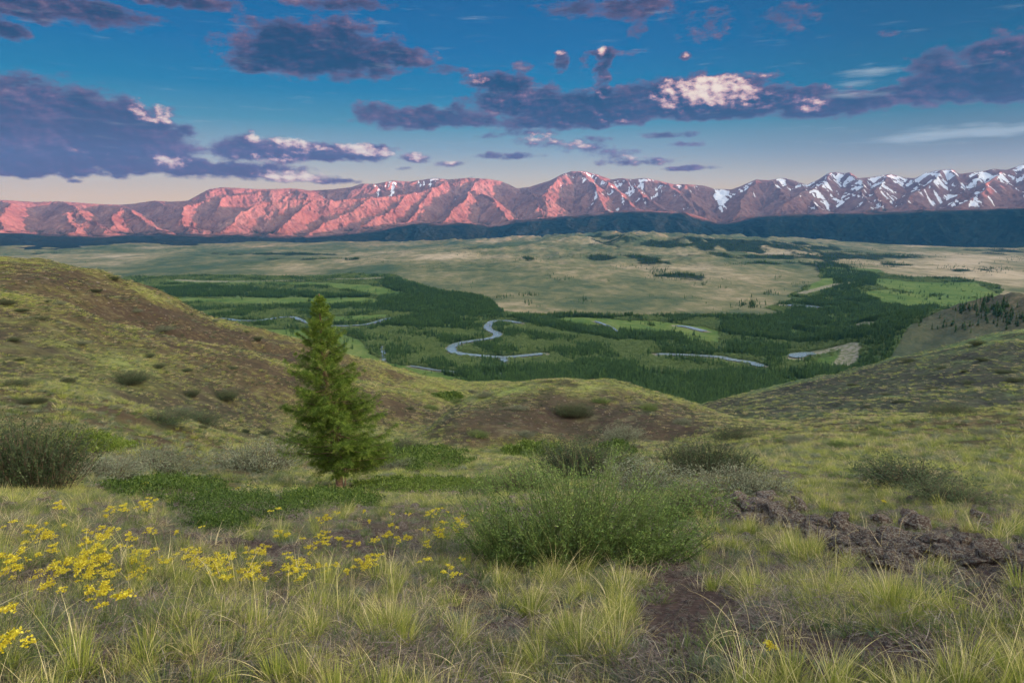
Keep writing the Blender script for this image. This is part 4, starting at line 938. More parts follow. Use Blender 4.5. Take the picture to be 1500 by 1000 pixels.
def near_scatter():
    allp = A_+B_+C_+D_+E_+F_
    iA, iB, iC, iD, iE, iF = 0, 6, 10, 13, 16, 17
    # ---- 1.7 - 12 m
    n = 46000; r = np.exp(rng.uniform(math.log(1.7), math.log(13), n)); a = R(1)*rng.uniform(-46, 46, n)
    x, y = np.sin(a)*r, np.cos(a)*r; z = G0.height(x, y); px, py = to_pix(x, y, z)
    cl = fbm(x/.55, y/.55, 4, 501); cb = fbm(x/1.6, y/1.6, 3, 502); u = rng.random(n); v = rng.random(n)
    right = smooth(px, 640, 1000); low = smooth(py, 850, 930)
    soil = blobs(px, py, [(1000,900,90,50,.9),(1150,960,160,40,.55),(1400,880,120,34,.6),(560,780,120,22,.5),(260,800,160,16,.6),(60,840,60,30,.4),(850,900,50,40,.5),(380,900,60,30,.4),(1300,850,90,16,.6),(1080,840,60,14,.5),(1250,990,200,24,.3),(720,930,50,40,.3)])+1.3*band(px, py)
    bu = np.exp(-((px-BUSH[0])/120)**2-((py-BUSH[1]+20)/36)**2)
    dens = .30+.85*cl+.35*cb-.7*soil-1.4*bu; dens *= (r/3)**.5*.66
    keep = (u < dens) & ~in_mat(px, py)
    x, y, z, r, px, py, cl, cb, right, low, soil, v = [q[keep] for q in (x, y, z, r, px, py, cl, cb, right, low, soil, v)]
    m = len(x); w = rng.random(m)
    pA = np.clip(.26*right+.22*low+.05, 0, .8)*smooth(py, 735, 800)+.08; pB = .16+.14*low+.08*(1-right)*smooth(py, 740, 760); pC = .24*(1-right)+.10; pD = .16+.25*(1-smooth(py, 740, 800))
    tot = pA+pB+pC+pD+.16
    c0 = pA/tot; c1 = c0+pB/tot; c2 = c1+pC/tot; c3 = c2+pD/tot; c4 = c3+.05/tot
    idx = np.where(w < c0, iA+rng.integers(0, 6, m), np.where(w < c1, iB+rng.integers(0, 4, m), np.where(w < c2, iC+rng.integers(0, 3, m), np.where(w < c3, iD+rng.integers(0, 3, m), np.where(w < c4, iE, iF+rng.integers(0, 3, m))))))
    s = rng.uniform(.24, .56, m)*np.where(idx < 6, .85+.35*smooth(cl, -.2, .5), 1)*np.where(r > 6, 1.15, 1)
    print('near', m)
    # a few hundred loose tussocks are things of their own: the largest in view
    big = np.where((idx < 6) & (r < 4.6) & (np.abs(px-750) < 740) & (py < 1010) & (s > .36))[0]
    big = big[np.argsort(-(s/r)[big])][:110]; rest = np.ones(m, bool); rest[big] = False
    for k in big:
        o = link(bpy.data.objects.new('grass_tussock', A_[idx[k]].data)); o.location = (x[k], y[k], z[k]); o.scale = (s[k],)*3; o.rotation_euler = (0, 0, rng.random()*6.28)
        zone = 'right foreground gravel below the stony rib' if px[k] > 980 else ('bare ground below the big leafy bush' if px[k] > 690 else 'left foreground before the yellow flowers')
        SET(o, label='yellow-green feather grass tussock on '+zone, category='grass tussock', group='feather grass tussocks on '+zone)
    sc2 = np.stack([s*rng.uniform(.8, 1.3, m), s, s*rng.uniform(.7, 1.2, m)], 1)
    scatter('grass', allp, x[rest], y[rest], z[rest], sc2[rest], 'mixed dry and green grass, sage and litter on the near slope', idx=idx[rest], tilt=.2)
    # short sward that hides the bare base in the grassier places
    n = 26000; r = np.exp(rng.uniform(math.log(1.7), math.log(12), n)); a = R(1)*rng.uniform(-46, 46, n)
    x, y = np.sin(a)*r, np.cos(a)*r; z = G0.height(x, y); px, py = to_pix(x, y, z); cl = fbm(x/.8, y/.8, 4, 505)
    soil = band(px, py)+blobs(px, py, [(1000,900,90,50,.8),(1150,960,160,40,.5),(1400,880,120,34,.5),(560,780,120,22,.4)])
    k = rng.random(n) < (.30+.8*cl-.5*soil)*(r/4)**.4; x, y, z = x[k], y[k], z[k]; m = len(x)
    scatter('ground_cover', [C_[1], F_[0], F_[1], E_[0], D_[1], B_[3], F_[2]], x, y, z, rng.uniform(.35, .7, m), 'short herbs, dead stalks and litter between the tussocks', tilt=.1, idx=rng.choice(7, m, p=[.2,.14,.14,.14,.16,.08,.14]))
    n = 300; r = rng.uniform(1.9, 5.2, n); a = R(1)*rng.uniform(-44, 44, n); x, y = np.sin(a)*r, np.cos(a)*r
    k = fbm(x/.7, y/.7, 3, 508)+.15 > rng.uniform(-.5, .6, n); x, y = x[k], y[k]
    scatter('dry_stalks', G_, x, y, G0.height(x, y), rng.uniform(.4, .85, len(x)), 'long pale dead grass stalks arching over the tussocks', tilt=.2)
    # ---- 11 - 45 m
    n = 60000; r = np.exp(rng.uniform(math.log(9), math.log(50), n)); a = R(1)*rng.uniform(-44, 44, n)
    x, y = np.sin(a)*r, np.cos(a)*r; z = G0.height(x, y); px, py = to_pix(x, y, z); cl = fbm(x/2.4, y/2.4, 4, 511)
    rgt = smooth(px, 950, 1150)
    k = (rng.random(n) < .42+1.1*cl-.8*band(px, py)) & ~in_mat(px, py); x, y, z, r, px, cl, rgt, py = [q[k] for q in (x, y, z, r, px, cl, rgt, py)]; m = len(x); w = rng.random(m)
    cc = fbm(x/3.5, y/3.5, 3, 513)
    idx = np.where(w < .20+.5*cc, iA+rng.choice([1, 3, 5], m), np.where(w < .38+.3*cc, iB+rng.integers(0, 4, m), np.where(w < .74, iC+rng.integers(0, 3, m), iD+rng.integers(0, 3, m))))
    s = rng.uniform(.35, .95, m)*np.clip(r/14, .7, 2.0)
    scatter('grass', allp, x, y, z, np.stack([s*1.2, s*1.2, s*rng.uniform(.5, .85, m)], 1), 'grass and sage clumps covering the slope behind the flowers', idx=idx, tilt=.08)
    # ---- 40 - 560 m : coarse clumps
    n = 230000; r = np.exp(rng.uniform(math.log(36), math.log(560), n)); a = R(1)*rng.uniform(-42, 42, n)
    x, y = np.sin(a)*r, np.cos(a)*r; z = G0.height(x, y); px, py = to_pix(x, y, z)
    cl = fbm(x/7, y/7, 4, 521); c2 = fbm(x/28, y/28, 4, 522); gr = np.clip(blobs(px, py, GREEN)+.8*G0.bil(CREST_LIT, x, y), 0, 1.2)-np.clip(blobs(px, py, BROWN), 0, 1)
    k = rng.random(n) < .38+.7*cl+.35*c2+.25*gr; x, y, z, r, cl, c2, gr = [q[k] for q in (x, y, z, r, cl, c2, gr)]; m = len(x)
    w = rng.random(m)+.3*c2+.4*gr
    idx = np.where(w > .92, 2, np.where(w > .62, 0, np.where(w > .42, 3, np.where(w > .22, 1, 5))))
    idx = np.where(rng.random(m) < .10, 5, idx)
    s = rng.uniform(.5, 1.2, m)*np.clip(r/110, .42, 2.2)
    scatter('grass', T3+T3d, x, y, z, np.stack([s, s, s*rng.uniform(.35, .8, m)], 1), 'tufted steppe turf on the hillsides', idx=idx)
    # broken rock on the knoll and the bare shoulders
    n = 15000; qx = rng.uniform(0, 1500, n); qy = rng.uniform(400, 660, n); wt = np.clip(blobs(qx, qy, BROWN), 0, 1)*smooth(fbm(qx/26, qy/9, 4, 540), -.1, .35)
    k = rng.random(n) < wt; X, Y, r, ok = G0.hit(qx[k], qy[k]); k = ok & (r < 520) & (r > 30); X, Y, r = X[k], Y[k], r[k]
    scatter('scree', PEB, X, Y, G0.height(X, Y), np.clip(rng.lognormal(-7.0, .5, len(X)), .0005, .0022)*r, 'broken dark rock scattered over the knoll and the bare hill shoulders')
    # gravel
    n = 80000; r = np.exp(rng.uniform(math.log(1.7), math.log(16), n)); a = R(1)*rng.uniform(-45, 45, n)
    x, y = np.sin(a)*r, np.cos(a)*r; z = G0.height(x, y); px, py = to_pix(x, y, z)
    k = rng.random(n) < .35+.5*fbm(x/.5, y/.5, 3, 531)+.8*band(px, py); x, y, z, r = [q[k] for q in (x, y, z, r)]; m = len(x)
    scatter('gravel', PEB, x, y, z, np.clip(rng.lognormal(-4.75, .6, m), .003, .04)*np.clip(r/3, .9, 3), 'dark gravel scattered on the bare soil')
near_scatter()

def place_stones():
    o_ = np.array(OUT, float); k = 0
    for i in range(250):
        u = rng.random(); px = 1005+u*520; c = np.interp(px, o_[:, 0], o_[:, 1]); w = np.interp(px, [1000, 1100, 1250, 1500], [7, 13, 16, 22])
        py = c+rng.normal(4, w*.95)
        X, Y, r, ok = G0.hit(px, py)
        if not ok[0]: continue
        s = float(np.clip(rng.lognormal(-2.55, .5), .03, .13))*float(r[0])/7.0
        o = link(bpy.data.objects.new('rock', STN[i % 6])); o.location = (X[0], Y[0], float(G0.height(X, Y)[0])+s*.28)
        o.scale = (s, s, s*rng.uniform(.7, 1.1)); o.rotation_euler = (rng.normal(0, .25), rng.normal(0, .25), rng.random()*6.28)
        zone = 'purple-brown stony rib right of the big bush' if px < 1200 else ('middle of the stony rib, right foreground' if px < 1350 else 'grey end of the stony rib at the right edge')
        SET(o, label='broken lichen-spotted rock in the '+zone, category='rock', group='rocks in the '+zone)
    # lone stones on the bare ground
    for px, py, s, lb in ((775,935,.035,'small pale pebble-like stone on bare soil below the big bush'),(420,905,.03,'small grey stone among dry stalks at lower left'),(1290,880,.05,'dark flat stone between tussocks at lower right'),(1205,868,.04,'small brown stone just under the stony rib'),(640,905,.03,'little stone beside a sage clump at bottom centre')):
        X, Y, r, ok = G0.hit(px, py); o = link(bpy.data.objects.new('rock', STN[int(px) % 6])); o.location = (X[0], Y[0], float(G0.height(X, Y)[0])+s*.1); o.scale = (s,)*3; SET(o, label=lb, category='rock')
place_stones()

# ---------------------------------------------------------------- the larch
def tube(pts, rad, sides=7):
    pts = np.asarray(pts, float); n = len(pts); d = unit(np.gradient(pts, axis=0)); up = np.array([.3, .2, 1.]); u = unit(np.cross(d, up)+1e-6); v = np.cross(d, u)
    a = np.arange(sides)/sides*6.283; P = pts[:, None]+(u[:, None]*np.cos(a)[None, :, None]+v[:, None]*np.sin(a)[None, :, None])*np.asarray(rad)[:, None, None]
    i = np.arange(n-1)[:, None]*sides; j = np.arange(sides)[None]; F = np.stack([i+j, i+(j+1) % sides, i+sides+(j+1) % sides, i+sides+j], -1).reshape(-1, 4)
    return P.reshape(-1, 3), F, np.full((n*sides, 3), .5)
def make_larch():
    # foot and tip measured on the photograph: the tree leans a little left as it rises
    X, Y, r, ok = G0.hit(497, 716); x0, y0, r0 = float(X[0]), float(Y[0]), float(r[0]); z0 = float(G0.height(X, Y)[0])-.05
    at, tt = cam_ray(466, 430); top = float(tt)*r0+CZ; H = top-z0
    dx = r0*(math.sin(float(at)))-x0; lean = np.array([dx, r0*math.cos(float(at))-y0, 0.])
    print('larch', r0, H)
    root = link(bpy.data.objects.new('larch_tree', None)); root.location = (x0, y0, z0)
    SET(root, label='lone green larch with ragged conical crown standing on the near slope', category='tree')
    s = np.linspace(0, 1, 24); ctr = lambda h: lean[None]*np.asarray(h)[:, None]**1.1*np.array([1, 1, 0])+np.stack([.05*np.sin(np.asarray(h)*7), .03*np.sin(np.asarray(h)*5), np.asarray(h)*H], 1)
    rad = .085*(H/5.4)*(1-s)**.8+.012; rad[0] *= 1.35
    V, F, _ = tube(ctr(s), rad, 10); 
    V2, F2, _ = tube(np.array([[.16,-.05,0],[.18,-.04,.35],[.17,-.06,.8],[.22,-.05,1.2]]), [.022,.018,.012,.006], 6)
    mesh_np('trunk', np.concatenate([V, V2]), np.concatenate([F, F2+len(V)]), M_bark, root, smooth_=True)
    # outline of the crown: half widths left and right by height fraction
    hh = [.04,.10,.18,.28,.38,.48,.58,.68,.78,.88,.95,1.]
    wl = [.72,.92,.86,.84,.66,.62,.56,.40,.34,.17,.08,.02]; wr = [.52,.78,.98,.80,.84,.60,.50,.42,.34,.19,.08,.02]
    brs, LV = [], []
    nb = 230
    hs = np.sort(.10+.89*rng.random(nb)**1.02)
    for i, h in enumerate(hs):
        a = i*2.399+rng.normal(0, .4); ca, sa = math.cos(a), math.sin(a)
        w = np.interp(h, hh, wl) if ca < 0 else np.interp(h, hh, wr)
        L = H/5.4*w*(rng.uniform(.62, 1.12) if rng.random() < .82 else rng.uniform(1.1, 1.3))*1.6
        if h < .2 and sa < -.2: L *= .4
        b = ctr([h])[0]; q = np.linspace(0, 1, 7)
        drop = (-.30+.55*h)*L; dz = drop*q+.28*L*q**2.2
        wob = rng.normal(0, .04*L, (7, 3)).cumsum(0)*.5
        pts = b[None]+np.stack([ca*q*L, sa*q*L, dz], 1)+wob*q[:, None]
        brs.append(tube(pts, np.linspace(.017*(1-h)+.006, .003, 7), 4))
        # side twigs carrying tufts of needles
        nt = int(8+30*L)
        for k in range(nt):
            f = .12+.88*rng.random()**.8; p = np.array([np.interp(f, q, pts[:, c]) for c in range(3)])
            ta = a+rng.choice([-1, 1])*rng.uniform(.5, 1.3); tl = L*.30*(1.15-f)*rng.uniform(.5, 1.3)+.04
            d = unit(np.array([math.cos(ta), math.sin(ta), rng.normal(-.15, .28)])); nq = int(12+tl*125)
            t_ = rng.random(nq)**.9; c = p[None]+d[None]*(t_*tl)[:, None]+rng.normal(0, .012, (nq, 3)); c[:, 2] -= .25*tl*t_**2
            nd = unit(d[None]*.7+rng.normal(0, .75, (nq, 3))+np.array([0, 0, .15])); LV.append(np.concatenate([c, nd, np.full((nq, 1), h), np.full((nq, 1), rng.random()), t_[:, None]], 1))
    # leader
    q = np.linspace(.86, 1.0, 60); LV.append(np.concatenate([ctr(q)+rng.normal(0, .02, (60, 3)), unit(rng.normal(0, .6, (60, 3))+[0, 0, .6]), q[:, None], rng.random((60, 1)), rng.random((60, 1))], 1))
    v, f, c = merge(brs); mesh_np('branches', v, f, M_bark, root, smooth_=True)
    Q = np.concatenate(LV); n = len(Q); print('needles', n); c0, nd = Q[:, :3], Q[:, 3:6]; sd = unit(np.cross(nd, rng.normal(size=(n, 3)))); ln = rng.uniform(.035, .075, n)[:, None]*(H/5.4); wd = ln*.12
    V = np.stack([c0-sd*wd*.5, c0+sd*wd*.5, c0+nd*ln+sd*wd*.25, c0+nd*ln-sd*wd*.25], 1).reshape(-1, 3); i = np.arange(n)*4
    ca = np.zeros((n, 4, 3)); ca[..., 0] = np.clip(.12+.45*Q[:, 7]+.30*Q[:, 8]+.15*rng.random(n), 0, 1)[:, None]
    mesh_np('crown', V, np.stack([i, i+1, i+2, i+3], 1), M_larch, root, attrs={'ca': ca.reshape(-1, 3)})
make_larch()

# ---------------------------------------------------------------- bushes
def bush_meshes(name, W, H, shoots, per, leaf, mat, lean=.55, lobes=((0, 0, 1, 1),), seed=0, feathery=False):
    global rng
    keep_ = rng; rng = np.random.default_rng(900+seed)
    st, LV = [], []
    B, D, L = [], [], []
    for k in range(shoots):
        lx, ly, lw, lh = lobes[rng.integers(0, len(lobes))]
        a = rng.random()*6.283; rr = math.sqrt(rng.random())
        B.append([lx*W+rr*math.cos(a)*W*.34*lw, ly*W+rr*math.sin(a)*W*.30*lw, 0]); th = lean*(rr**1.2*1.25)+rng.normal(0, .12)
        D.append([math.sin(th)*math.cos(a), math.sin(th)*math.sin(a), math.cos(th)]); L.append(H*lh*rng.uniform(.55, 1.06)*(1-.15*rr))
    B, D, L = np.array(B), np.array(D), np.array(L); D = unit(D)
    bend = D*np.array([.25, .25, 0])+rng.normal(0, .18, B.shape)+np.array([0, 0, .35])
    V, F, C = ribbons(B, D, L, np.full(shoots, W*.006+.0015), bend, 5, taper=.7); V = V.reshape(shoots, 6, 2, 3)
    ctr_ = V.mean(2); t_ = rng.random((shoots, per))**.62*.9+.1; idx = t_*5; i0 = np.minimum(idx.astype(int), 4); fr = idx-i0
    sI = np.arange(shoots)[:, None]; P = ctr_[sI, i0]*(1-fr[..., None])+ctr_[sI, i0+1]*fr[..., None]; ax = unit(ctr_[sI, i0+1]-ctr_[sI, i0])
    sp = (.012 if feathery else .03)*W
    n = shoots*per; P = P.reshape(n, 3)+rng.normal(0, sp, (n, 3)); ax = ax.reshape(n, 3); nd = unit(ax*(.9 if feathery else .4)+rng.normal(0, .6, (n, 3))); sd = unit(np.cross(nd, rng.normal(size=(n, 3))))
    P[:, 2] = np.maximum(P[:, 2], .01)
    ln = leaf*rng.uniform(.6, 1.3, n)[:, None]; wd = ln*.34
    Vl = np.stack([P, P+nd*ln*.5-sd*wd*.5, P+nd*ln, P+nd*ln*.5+sd*wd*.5], 1).reshape(-1, 3); i = np.arange(n)*4
    tone = np.repeat(rng.random(shoots), per); ca = np.zeros((n, 4, 3)); ca[..., 0] = np.clip(-.05+.6*tone+.45*t_.ravel()+.12*rng.normal(size=n), 0, 1)[:, None]
    rng = keep_
    return (mesh_np('stems', V.reshape(-1, 3), F, M_stem if mat is M_shrub and feathery else M_twig, attrs={'ca': C}, obj=False), mesh_np('foliage', Vl, np.stack([i, i+1, i+2, i+3], 1), mat, attrs={'ca': ca.reshape(-1, 3)}, obj=False))
def put_bush(ms, px, py, width, height, label, group=None, name='bush', foot=None, minr=None):
    """px,py: middle of the foot; width and height in photo pixels"""
    X, Y, r, ok = G0.hit(px, py)
    if not ok[0]: print('miss', label); return
    x, y, r = float(X[0]), float(Y[0]), float(r[0]); z = float(G0.height(X, Y)[0]); _, t = cam_ray(px, py); dist = r/math.cos(math.atan(float(t)))
    s = width/1000*dist; h = height/1000*dist
    root = link(bpy.data.objects.new(name, None)); root.location = (x, y, z-.02*s); root.rotation_euler = (0, 0, rng.random()*6.28); root.scale = (s, s, h)
    SET(root, label=label, category='shrub')
    if group: root['group'] = group
    for m_ in ms: link(bpy.data.objects.new(m_.name.split('.')[0], m_), root)
    return root
R3 = ((0,0,1,1),(-.25,.05,.8,.85),(.28,-.03,.8,.8))
BIG = bush_meshes('bush', 1., 1., 820, 44, .019, M_shrub, lean=.55, lobes=((-.06,0,.6,1.),(-.34,.02,.45,.86),(.22,0,.5,.80),(.46,.05,.4,.60),(-.14,-.1,.4,.92),(.06,.1,.4,1.06),(.34,-.1,.35,.5),(-.46,-.05,.3,.55)), seed=1, feathery=True)
DK = [bush_meshes('bush', 1., 1., 760, 30, .032, M_dark, lean=.6, lobes=R3, seed=2, feathery=True), bush_meshes('bush', 1., 1., 520, 14, .05, M_dark, lean=.95, lobes=((0,0,1,1),(.3,0,.8,.7)), seed=3)]
SG = [bush_meshes('bush', 1., 1., 520, 15, .045, M_sage, lean=.8, lobes=R3, seed=4), bush_meshes('bush', 1., 1., 480, 14, .05, M_shrub, lean=.8, lobes=R3, seed=5)]
o = put_bush(BIG, 850, 822, 240, 160, 'big leafy green bush with upright feathery shoots in the middle of the foreground'); o.rotation_euler = (0, 0, 0)
put_bush(DK[0], 30, 716, 108, 100, 'large dark round bush at the left edge of the picture')
put_bush(DK[0], 862, 703, 108, 62, 'rounded dark grey-green bush directly behind the big leafy bush')
put_bush(SG[1], 905, 690, 60, 40, 'smaller green bush close to the right of the rounded grey-green bush')
put_bush(DK[0], 1034, 700, 84, 60, 'dark bushy shrub on the slope right of the big leafy bush')
put_bush(SG[0], 1087, 724, 84, 48, 'grey-green shrub just above the start of the stony rib')
put_bush(DK[1], 1342, 717, 86, 44, 'dark spreading shrub alone on the right slope')
put_bush(DK[1], 1402, 738, 66, 30, 'low dark shrub down to the right of the spreading shrub on the right slope')
put_bush(SG[0], 955, 722, 100, 50, 'grey-green sage mound tucked behind the right side of the big bush')
put_bush(DK[1], 1080, 646, 42, 28, 'dark shrub at the right foot of the central knoll')
put_bush(DK[0], 838, 612, 36, 24, 'dark shrub on the face of the central knoll below its top')
put_bush(SG[0], 912, 644, 44, 24, 'grey shrub low on the central knoll, right side')
put_bush(DK[1], 1397, 606, 50, 12, 'flat dark shrub sitting on the right shoulder skyline')
put_bush(SG[0], 225, 694, 76, 40, 'grey twiggy shrub between the far-left bush and the larch')
put_bush(SG[0], 372, 690, 80, 50, 'grey-green rounded shrub just left of the larch')
put_bush(SG[0], 148, 700, 70, 30, 'low grey sage beside the dark bush at the left edge')
put_bush(DK[1], 592, 662, 40, 22, 'brown-grey bare shrub at the foot of the hill right of the larch')
put_bush(SG[0], 560, 690, 50, 30, 'pale grey twiggy shrub close to the larch on its right')
put_bush(SG[1], 760, 722, 90, 44, 'light green shrub to the upper left of the big leafy bush')
put_bush(SG[1], 1000, 760, 90, 60, 'green shrub joined to the right flank of the big leafy bush')
put_bush(DK[1], 230, 618, 60, 14, 'row-like dark shrub at the foot of the near-left mound, left half')
put_bush(DK[1], 292, 620, 46, 16, 'dark shrub at the foot of the near-left mound, right half')
put_bush(DK[1], 20, 565, 32, 10, 'dark shrub on top of the near-left mound at the picture edge')
put_bush(DK[0], 192, 560, 40, 16, 'darkest of the shrubs above the near-left mound')
put_bush(DK[0], 332, 587, 26, 14, 'round dark shrub nearest the larch on the left hillside')
put_bush(DK[0], 280, 580, 18, 10, 'small round shrub left of the one nearest the larch')
for i, (px, py, w) in enumerate([(230,540,16),(117,506,18),(108,535,9),(218,525,12),(272,546,14),(263,605,22),(245,604,12),(50,591,24),(297,629,13),(236,487,20),(360,487,8),(8,447,20),(30,457,14),(88,447,12),(68,443,9),(167,412,14),(377,499,14),(314,472,11),(385,637,18),(360,634,12),(410,600,12),(300,540,10),(60,470,16),(140,430,14),(20,500,14),(170,600,16),(340,540,10),(100,560,14),(500,590,12),(470,570,10),(560,610,12),(600,600,10),(30,530,12),(200,460,10)]):
    wh = 'on the high far-left hill' if (py < 425+max(px-60, 0)*.42) else ('on the near-left mound' if py > 598 and px < 310 else ('on the slope around the larch' if px > 305 else 'on the middle ridge at left'))
    put_bush((DK[0], SG[0], DK[1], DK[0])[i % 4], px, py, w*rng.uniform(.7, 1.1), w*rng.uniform(.35, .55), 'small dark shrub dotted '+wh, 'small shrubs '+wh)
for i, (px, py, w) in enumerate([(1433,505,24),(1333,530,20),(1413,545,10),(1423,562,15),(1320,590,12),(1367,570,12),(1473,546,18),(1297,580,9),(1250,565,10),(1210,580,8),(1180,600,10),(1380,540,10),(1440,530,12),(1490,560,14),(1150,595,8),(1270,598,10)]):
    put_bush(DK[i % 2], px, py, w*rng.uniform(.7, 1.2), w*rng.uniform(.2, .4), 'small flat dark shrub dotted on the right-hand hill above the shoulder', 'small shrubs on the right hill')
for i, (px, py, w) in enumerate([(712,582,16),(672,590,14),(760,600,14),(950,600,16),(1000,620,14),(700,640,16),(770,640,14),(880,590,14),(690,575,10),(630,600,12),(1170,650,20),(1230,655,18),(1450,640,20),(1290,640,16)]):
    put_bush(SG[i % 2], px, py, w*1.3, w*.6, 'small grey-green shrub on the knoll or the right shoulder', 'small shrubs round the knoll')

def make_mats():
    for (cx, cy_, rx, ry, hgt, tone, label) in MATS:
        n = 15000; u = rng.random(n)*6.283; q = np.sqrt(rng.random(n)); px = cx+rx*q*np.cos(u); py = cy_+ry*q*np.sin(u)
        edge = 1-q+.7*fbm(px/16, py/6, 4, 600)-.08
        X, Y, r, ok = G0.hit(px, py); k = ok & (edge > .05); X, Y, r, edge = X[k], Y[k], r[k], edge[k]
        if not len(X): continue
        med = np.median(r); k = (r < med*1.5) & (r > med*.6); X, Y, r, edge = X[k], Y[k], r[k], edge[k]
        X = X+rng.normal(0, .02, len(X))*r*.1; Y = Y+rng.normal(0, .02, len(X))*r*.3
        top = 1.5*hgt*smooth(edge, 0, .5)*(.6+.9*fbm(X/.5, Y/.5, 3, 610)); z = G0.height(X, Y)+top*rng.random(len(X))**.5
        m = len(X); c = np.stack([X, Y, z], 1); nd = unit(rng.normal(0, .6, (m, 3))+[0, 0, .8]); sd = unit(np.cross(nd, rng.normal(size=(m, 3)))); ln = (.0030*r*rng.uniform(.6, 1.4, m))[:, None]; wd = ln*.5
        V = np.stack([c, c+nd*ln*.5-sd*wd*.5, c+nd*ln, c+nd*ln*.5+sd*wd*.5], 1).reshape(-1, 3); i = np.arange(m)*4; ca = np.zeros((m, 4, 3))
        ca[..., 0] = np.clip(tone+.18+.3*rng.normal(size=m)*.6+.25*fbm(X/.35, Y/.35, 3, 611), 0, 1)[:, None]
        base = np.array([X.mean(), Y.mean(), z.mean()]); o = mesh_np('juniper_mat', V-base, np.stack([i, i+1, i+2, i+3], 1), M_jun, attrs={'ca': ca.reshape(-1, 3)}); o.location = base
        SET(o, label=label, category='shrub')
make_mats()

# ---------------------------------------------------------------- yellow flowers
def flower_meshes(seed, heads, spread, H):
    r_ = np.random.default_rng(seed); B, D, L, tips = [], [], [], []
    for k in range(heads):
        a = r_.random()*6.283; th = r_.random()*spread; d = np.array([math.sin(th)*math.cos(a), math.sin(th)*math.sin(a), math.cos(th)]); l = H*r_.uniform(.75, 1.05)
        B.append([0, 0, 0]); D.append(d); L.append(l); tips.append(d*l)
    B, D, L = map(np.array, (B, D, L))
    P = [ribbons(B+r_.normal(0, .004, B.shape), D, L, np.full(heads, .0035), D*0, 4, taper=.3)]
    nl = heads*9; k = r_.integers(0, heads, nl); t_ = r_.uniform(.05, .9, nl); bb = D[k]*(L[k]*t_)[:, None]; a = r_.random(nl)*6.283
    P.append(ribbons(bb, unit(np.stack([np.cos(a), np.sin(a), .7+0*a], 1)), r_.uniform(.02, .05, nl), np.full(nl, .004), np.tile([0, 0, -.5], (nl, 1)), 3))
    cs = []
    for tp in tips:
        for j in range(r_.integers(3, 7)):
            a = r_.random()*6.283; q = r_.random()**.5*.032; c = tp+np.array([q*math.cos(a), q*math.sin(a), -.25*q+r_.normal(0, .004)]); P.append(ribbons(tp[None]-[[0, 0, .03]], unit(c-tp+[0, 0, .03])[None], np.array([np.linalg.norm(c-tp+[0, 0, .03])]), np.array([.002]), np.zeros((1, 3)), 1))
            n = r_.integers(7, 13); cs.append(c+np.stack([r_.normal(0, .008, n), r_.normal(0, .008, n), r_.normal(0, .0035, n)], 1))
    c = np.concatenate(cs); n = len(c); u = unit(r_.normal(size=(n, 3))*[1, 1, .5]); v = unit(np.cross(u, r_.normal(size=(n, 3))+[0, 0, 1.2])); s = r_.uniform(.004, .0075, n)[:, None]; w_ = unit(np.cross(u, v))
    V = np.concatenate([np.stack([c-u*s, c-v*s, c+u*s, c+v*s], 1), np.stack([c-u*s, c-w_*s*.7, c+u*s, c+w_*s*.7], 1)]).reshape(-1, 3); i = np.arange(2*n)*4; ca = np.zeros((2*n, 4, 3)); ca[..., 0] = r_.random(2*n)[:, None]
    vv, ff, cc = merge(P)
    return mesh_np('stem', vv, ff, M_stem, attrs={'ca': cc}, obj=False), mesh_np('flower_head', V, np.stack([i, i+1, i+2, i+3], 1), M_yel, attrs={'ca': ca.reshape(-1, 3)}, obj=False)
FLW = [flower_meshes(s, h, sp, H) for s, h, sp, H in ((1,4,.35,.22),(2,6,.4,.26),(3,3,.25,.20),(4,7,.5,.24),(5,2,.15,.26))]
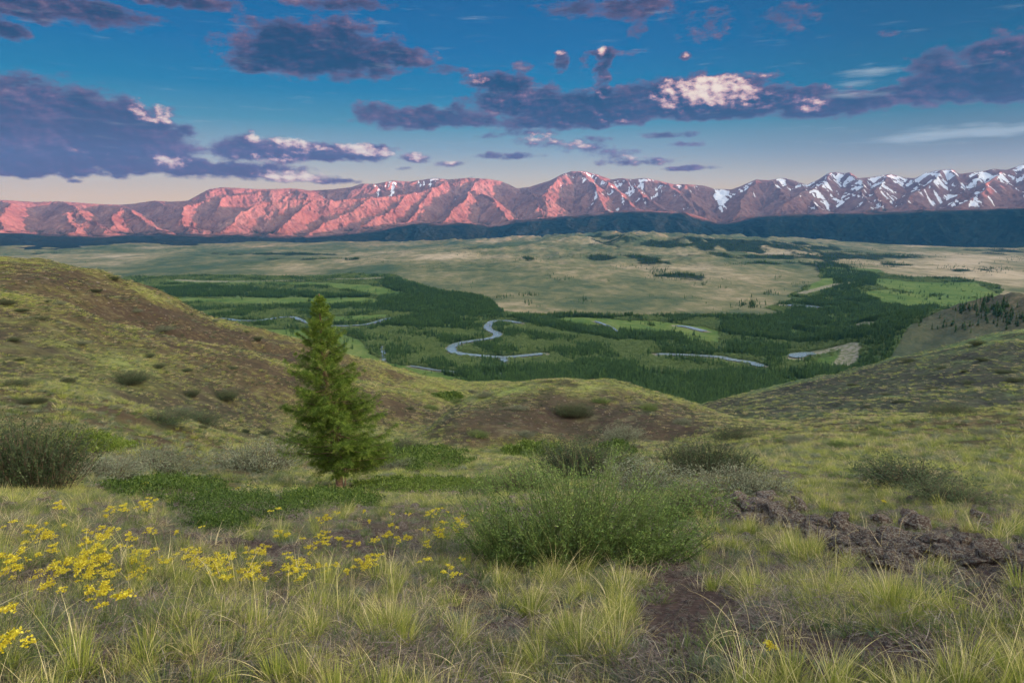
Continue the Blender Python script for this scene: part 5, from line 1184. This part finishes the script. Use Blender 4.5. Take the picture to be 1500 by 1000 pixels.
FP = [(18,770),(90,754),(70,768),(52,782),(42,806),(76,782),(82,808),(60,812),(72,842),(86,828),(12,842),(24,840),(4,826),(136,788),(148,784),(168,778),(158,796),(176,802),(136,808),(128,818),(148,824),(140,832),(116,832),(102,840),(168,818),(160,828),(132,856),(138,864),(156,848),(170,856),(80,868),(194,794),(200,826),(218,822),(236,822),(198,842),(212,840),(260,782),(274,808),(294,804),(280,820),(296,832),(308,820),(320,824),(316,848),(332,850),(340,824),(362,800),(372,816),(386,812),(356,842),(376,830),(394,828),(412,786),(420,820),(416,834),(430,836),(444,818),(438,848),(444,794),(464,796),(480,796),(468,828),(480,832),(496,760),(496,788),(184,754),(216,752),(222,738),(396,754),(406,750),(214,712),(388,848),
 (516,796),(524,820),(536,824),(550,828),(510,836),(528,830),(576,762),(576,772),(568,790),(542,764),(642,752),(656,756),(622,774),(646,788),(648,780),(676,776),(600,762),(696,762),(744,792),(772,806),(350,716),(364,712),(374,716),(142,812),(152,818),(126,826),(154,838),(146,800),(66,796),(30,828),(434,826),(426,842),(288,812),(326,838),(540,818)]
_fr = np.random.default_rng(44)
FP += [(float(a), float(b)) for a, b in zip(_fr.uniform(20, 690, 46), _fr.uniform(748, 852, 46))]
FS = [(154,884,'yellow flower cluster standing alone in front of the drift at lower left'),(176,888,'small yellow flower cluster to the right of the lone cluster at lower left'),(8,902,'yellow flower head at the left picture edge above the lowest ones'),(16,942,'topmost yellow flower head of the group at the bottom left corner'),(22,958,'lowest yellow flower head at the bottom left corner'),(1294,738,'single yellow-flowered herb on the right slope above the stony rib'),(1126,946,'single small orange-yellow flower on bare soil at lower right')]
def put_flower(px, py, i, label, group=None, sc_=1.):
    X, Y, r, ok = G0.hit(px, py); r0 = float(r[0]); d = .14*sc_/(r0*1.12)*1000*.8
    X, Y, r, ok = G0.hit(px, min(py+d, 1080)); x, y = float(X[0]), float(Y[0]); z = float(G0.height(X, Y)[0])
    root = link(bpy.data.objects.new('yellow_flower', None)); root.location = (x, y, z); s = sc_*.49*rng.uniform(.85, 1.2)*(1 if r0 < 6 else 1.2); root.scale = (s, s, s); root.rotation_euler = (0, 0, rng.random()*6.28)
    SET(root, label=label, category='flower')
    if group: root['group'] = group
    for m_ in FLW[i % 5]: link(bpy.data.objects.new(m_.name.split('.')[0], m_), root)
for i, (px, py) in enumerate(FP):
    zone = 'at the left edge of the drift' if px < 100 else ('in the thickest drift at left' if px < 250 else ('in the middle of the drift, in front of the larch' if px < 500 else 'on the stony ground between the drift and the big bush'))
    if py < 765: zone = 'on the grassy back edge of the flower drift'
    put_flower(px, py, i, 'yellow-flowered herb with flat-topped heads '+zone, 'yellow flowers '+zone)
for i, (px, py, lb) in enumerate(FS): put_flower(px, py, 1 if i == 0 else 0, lb, sc_=1.15 if i < 5 else .8)
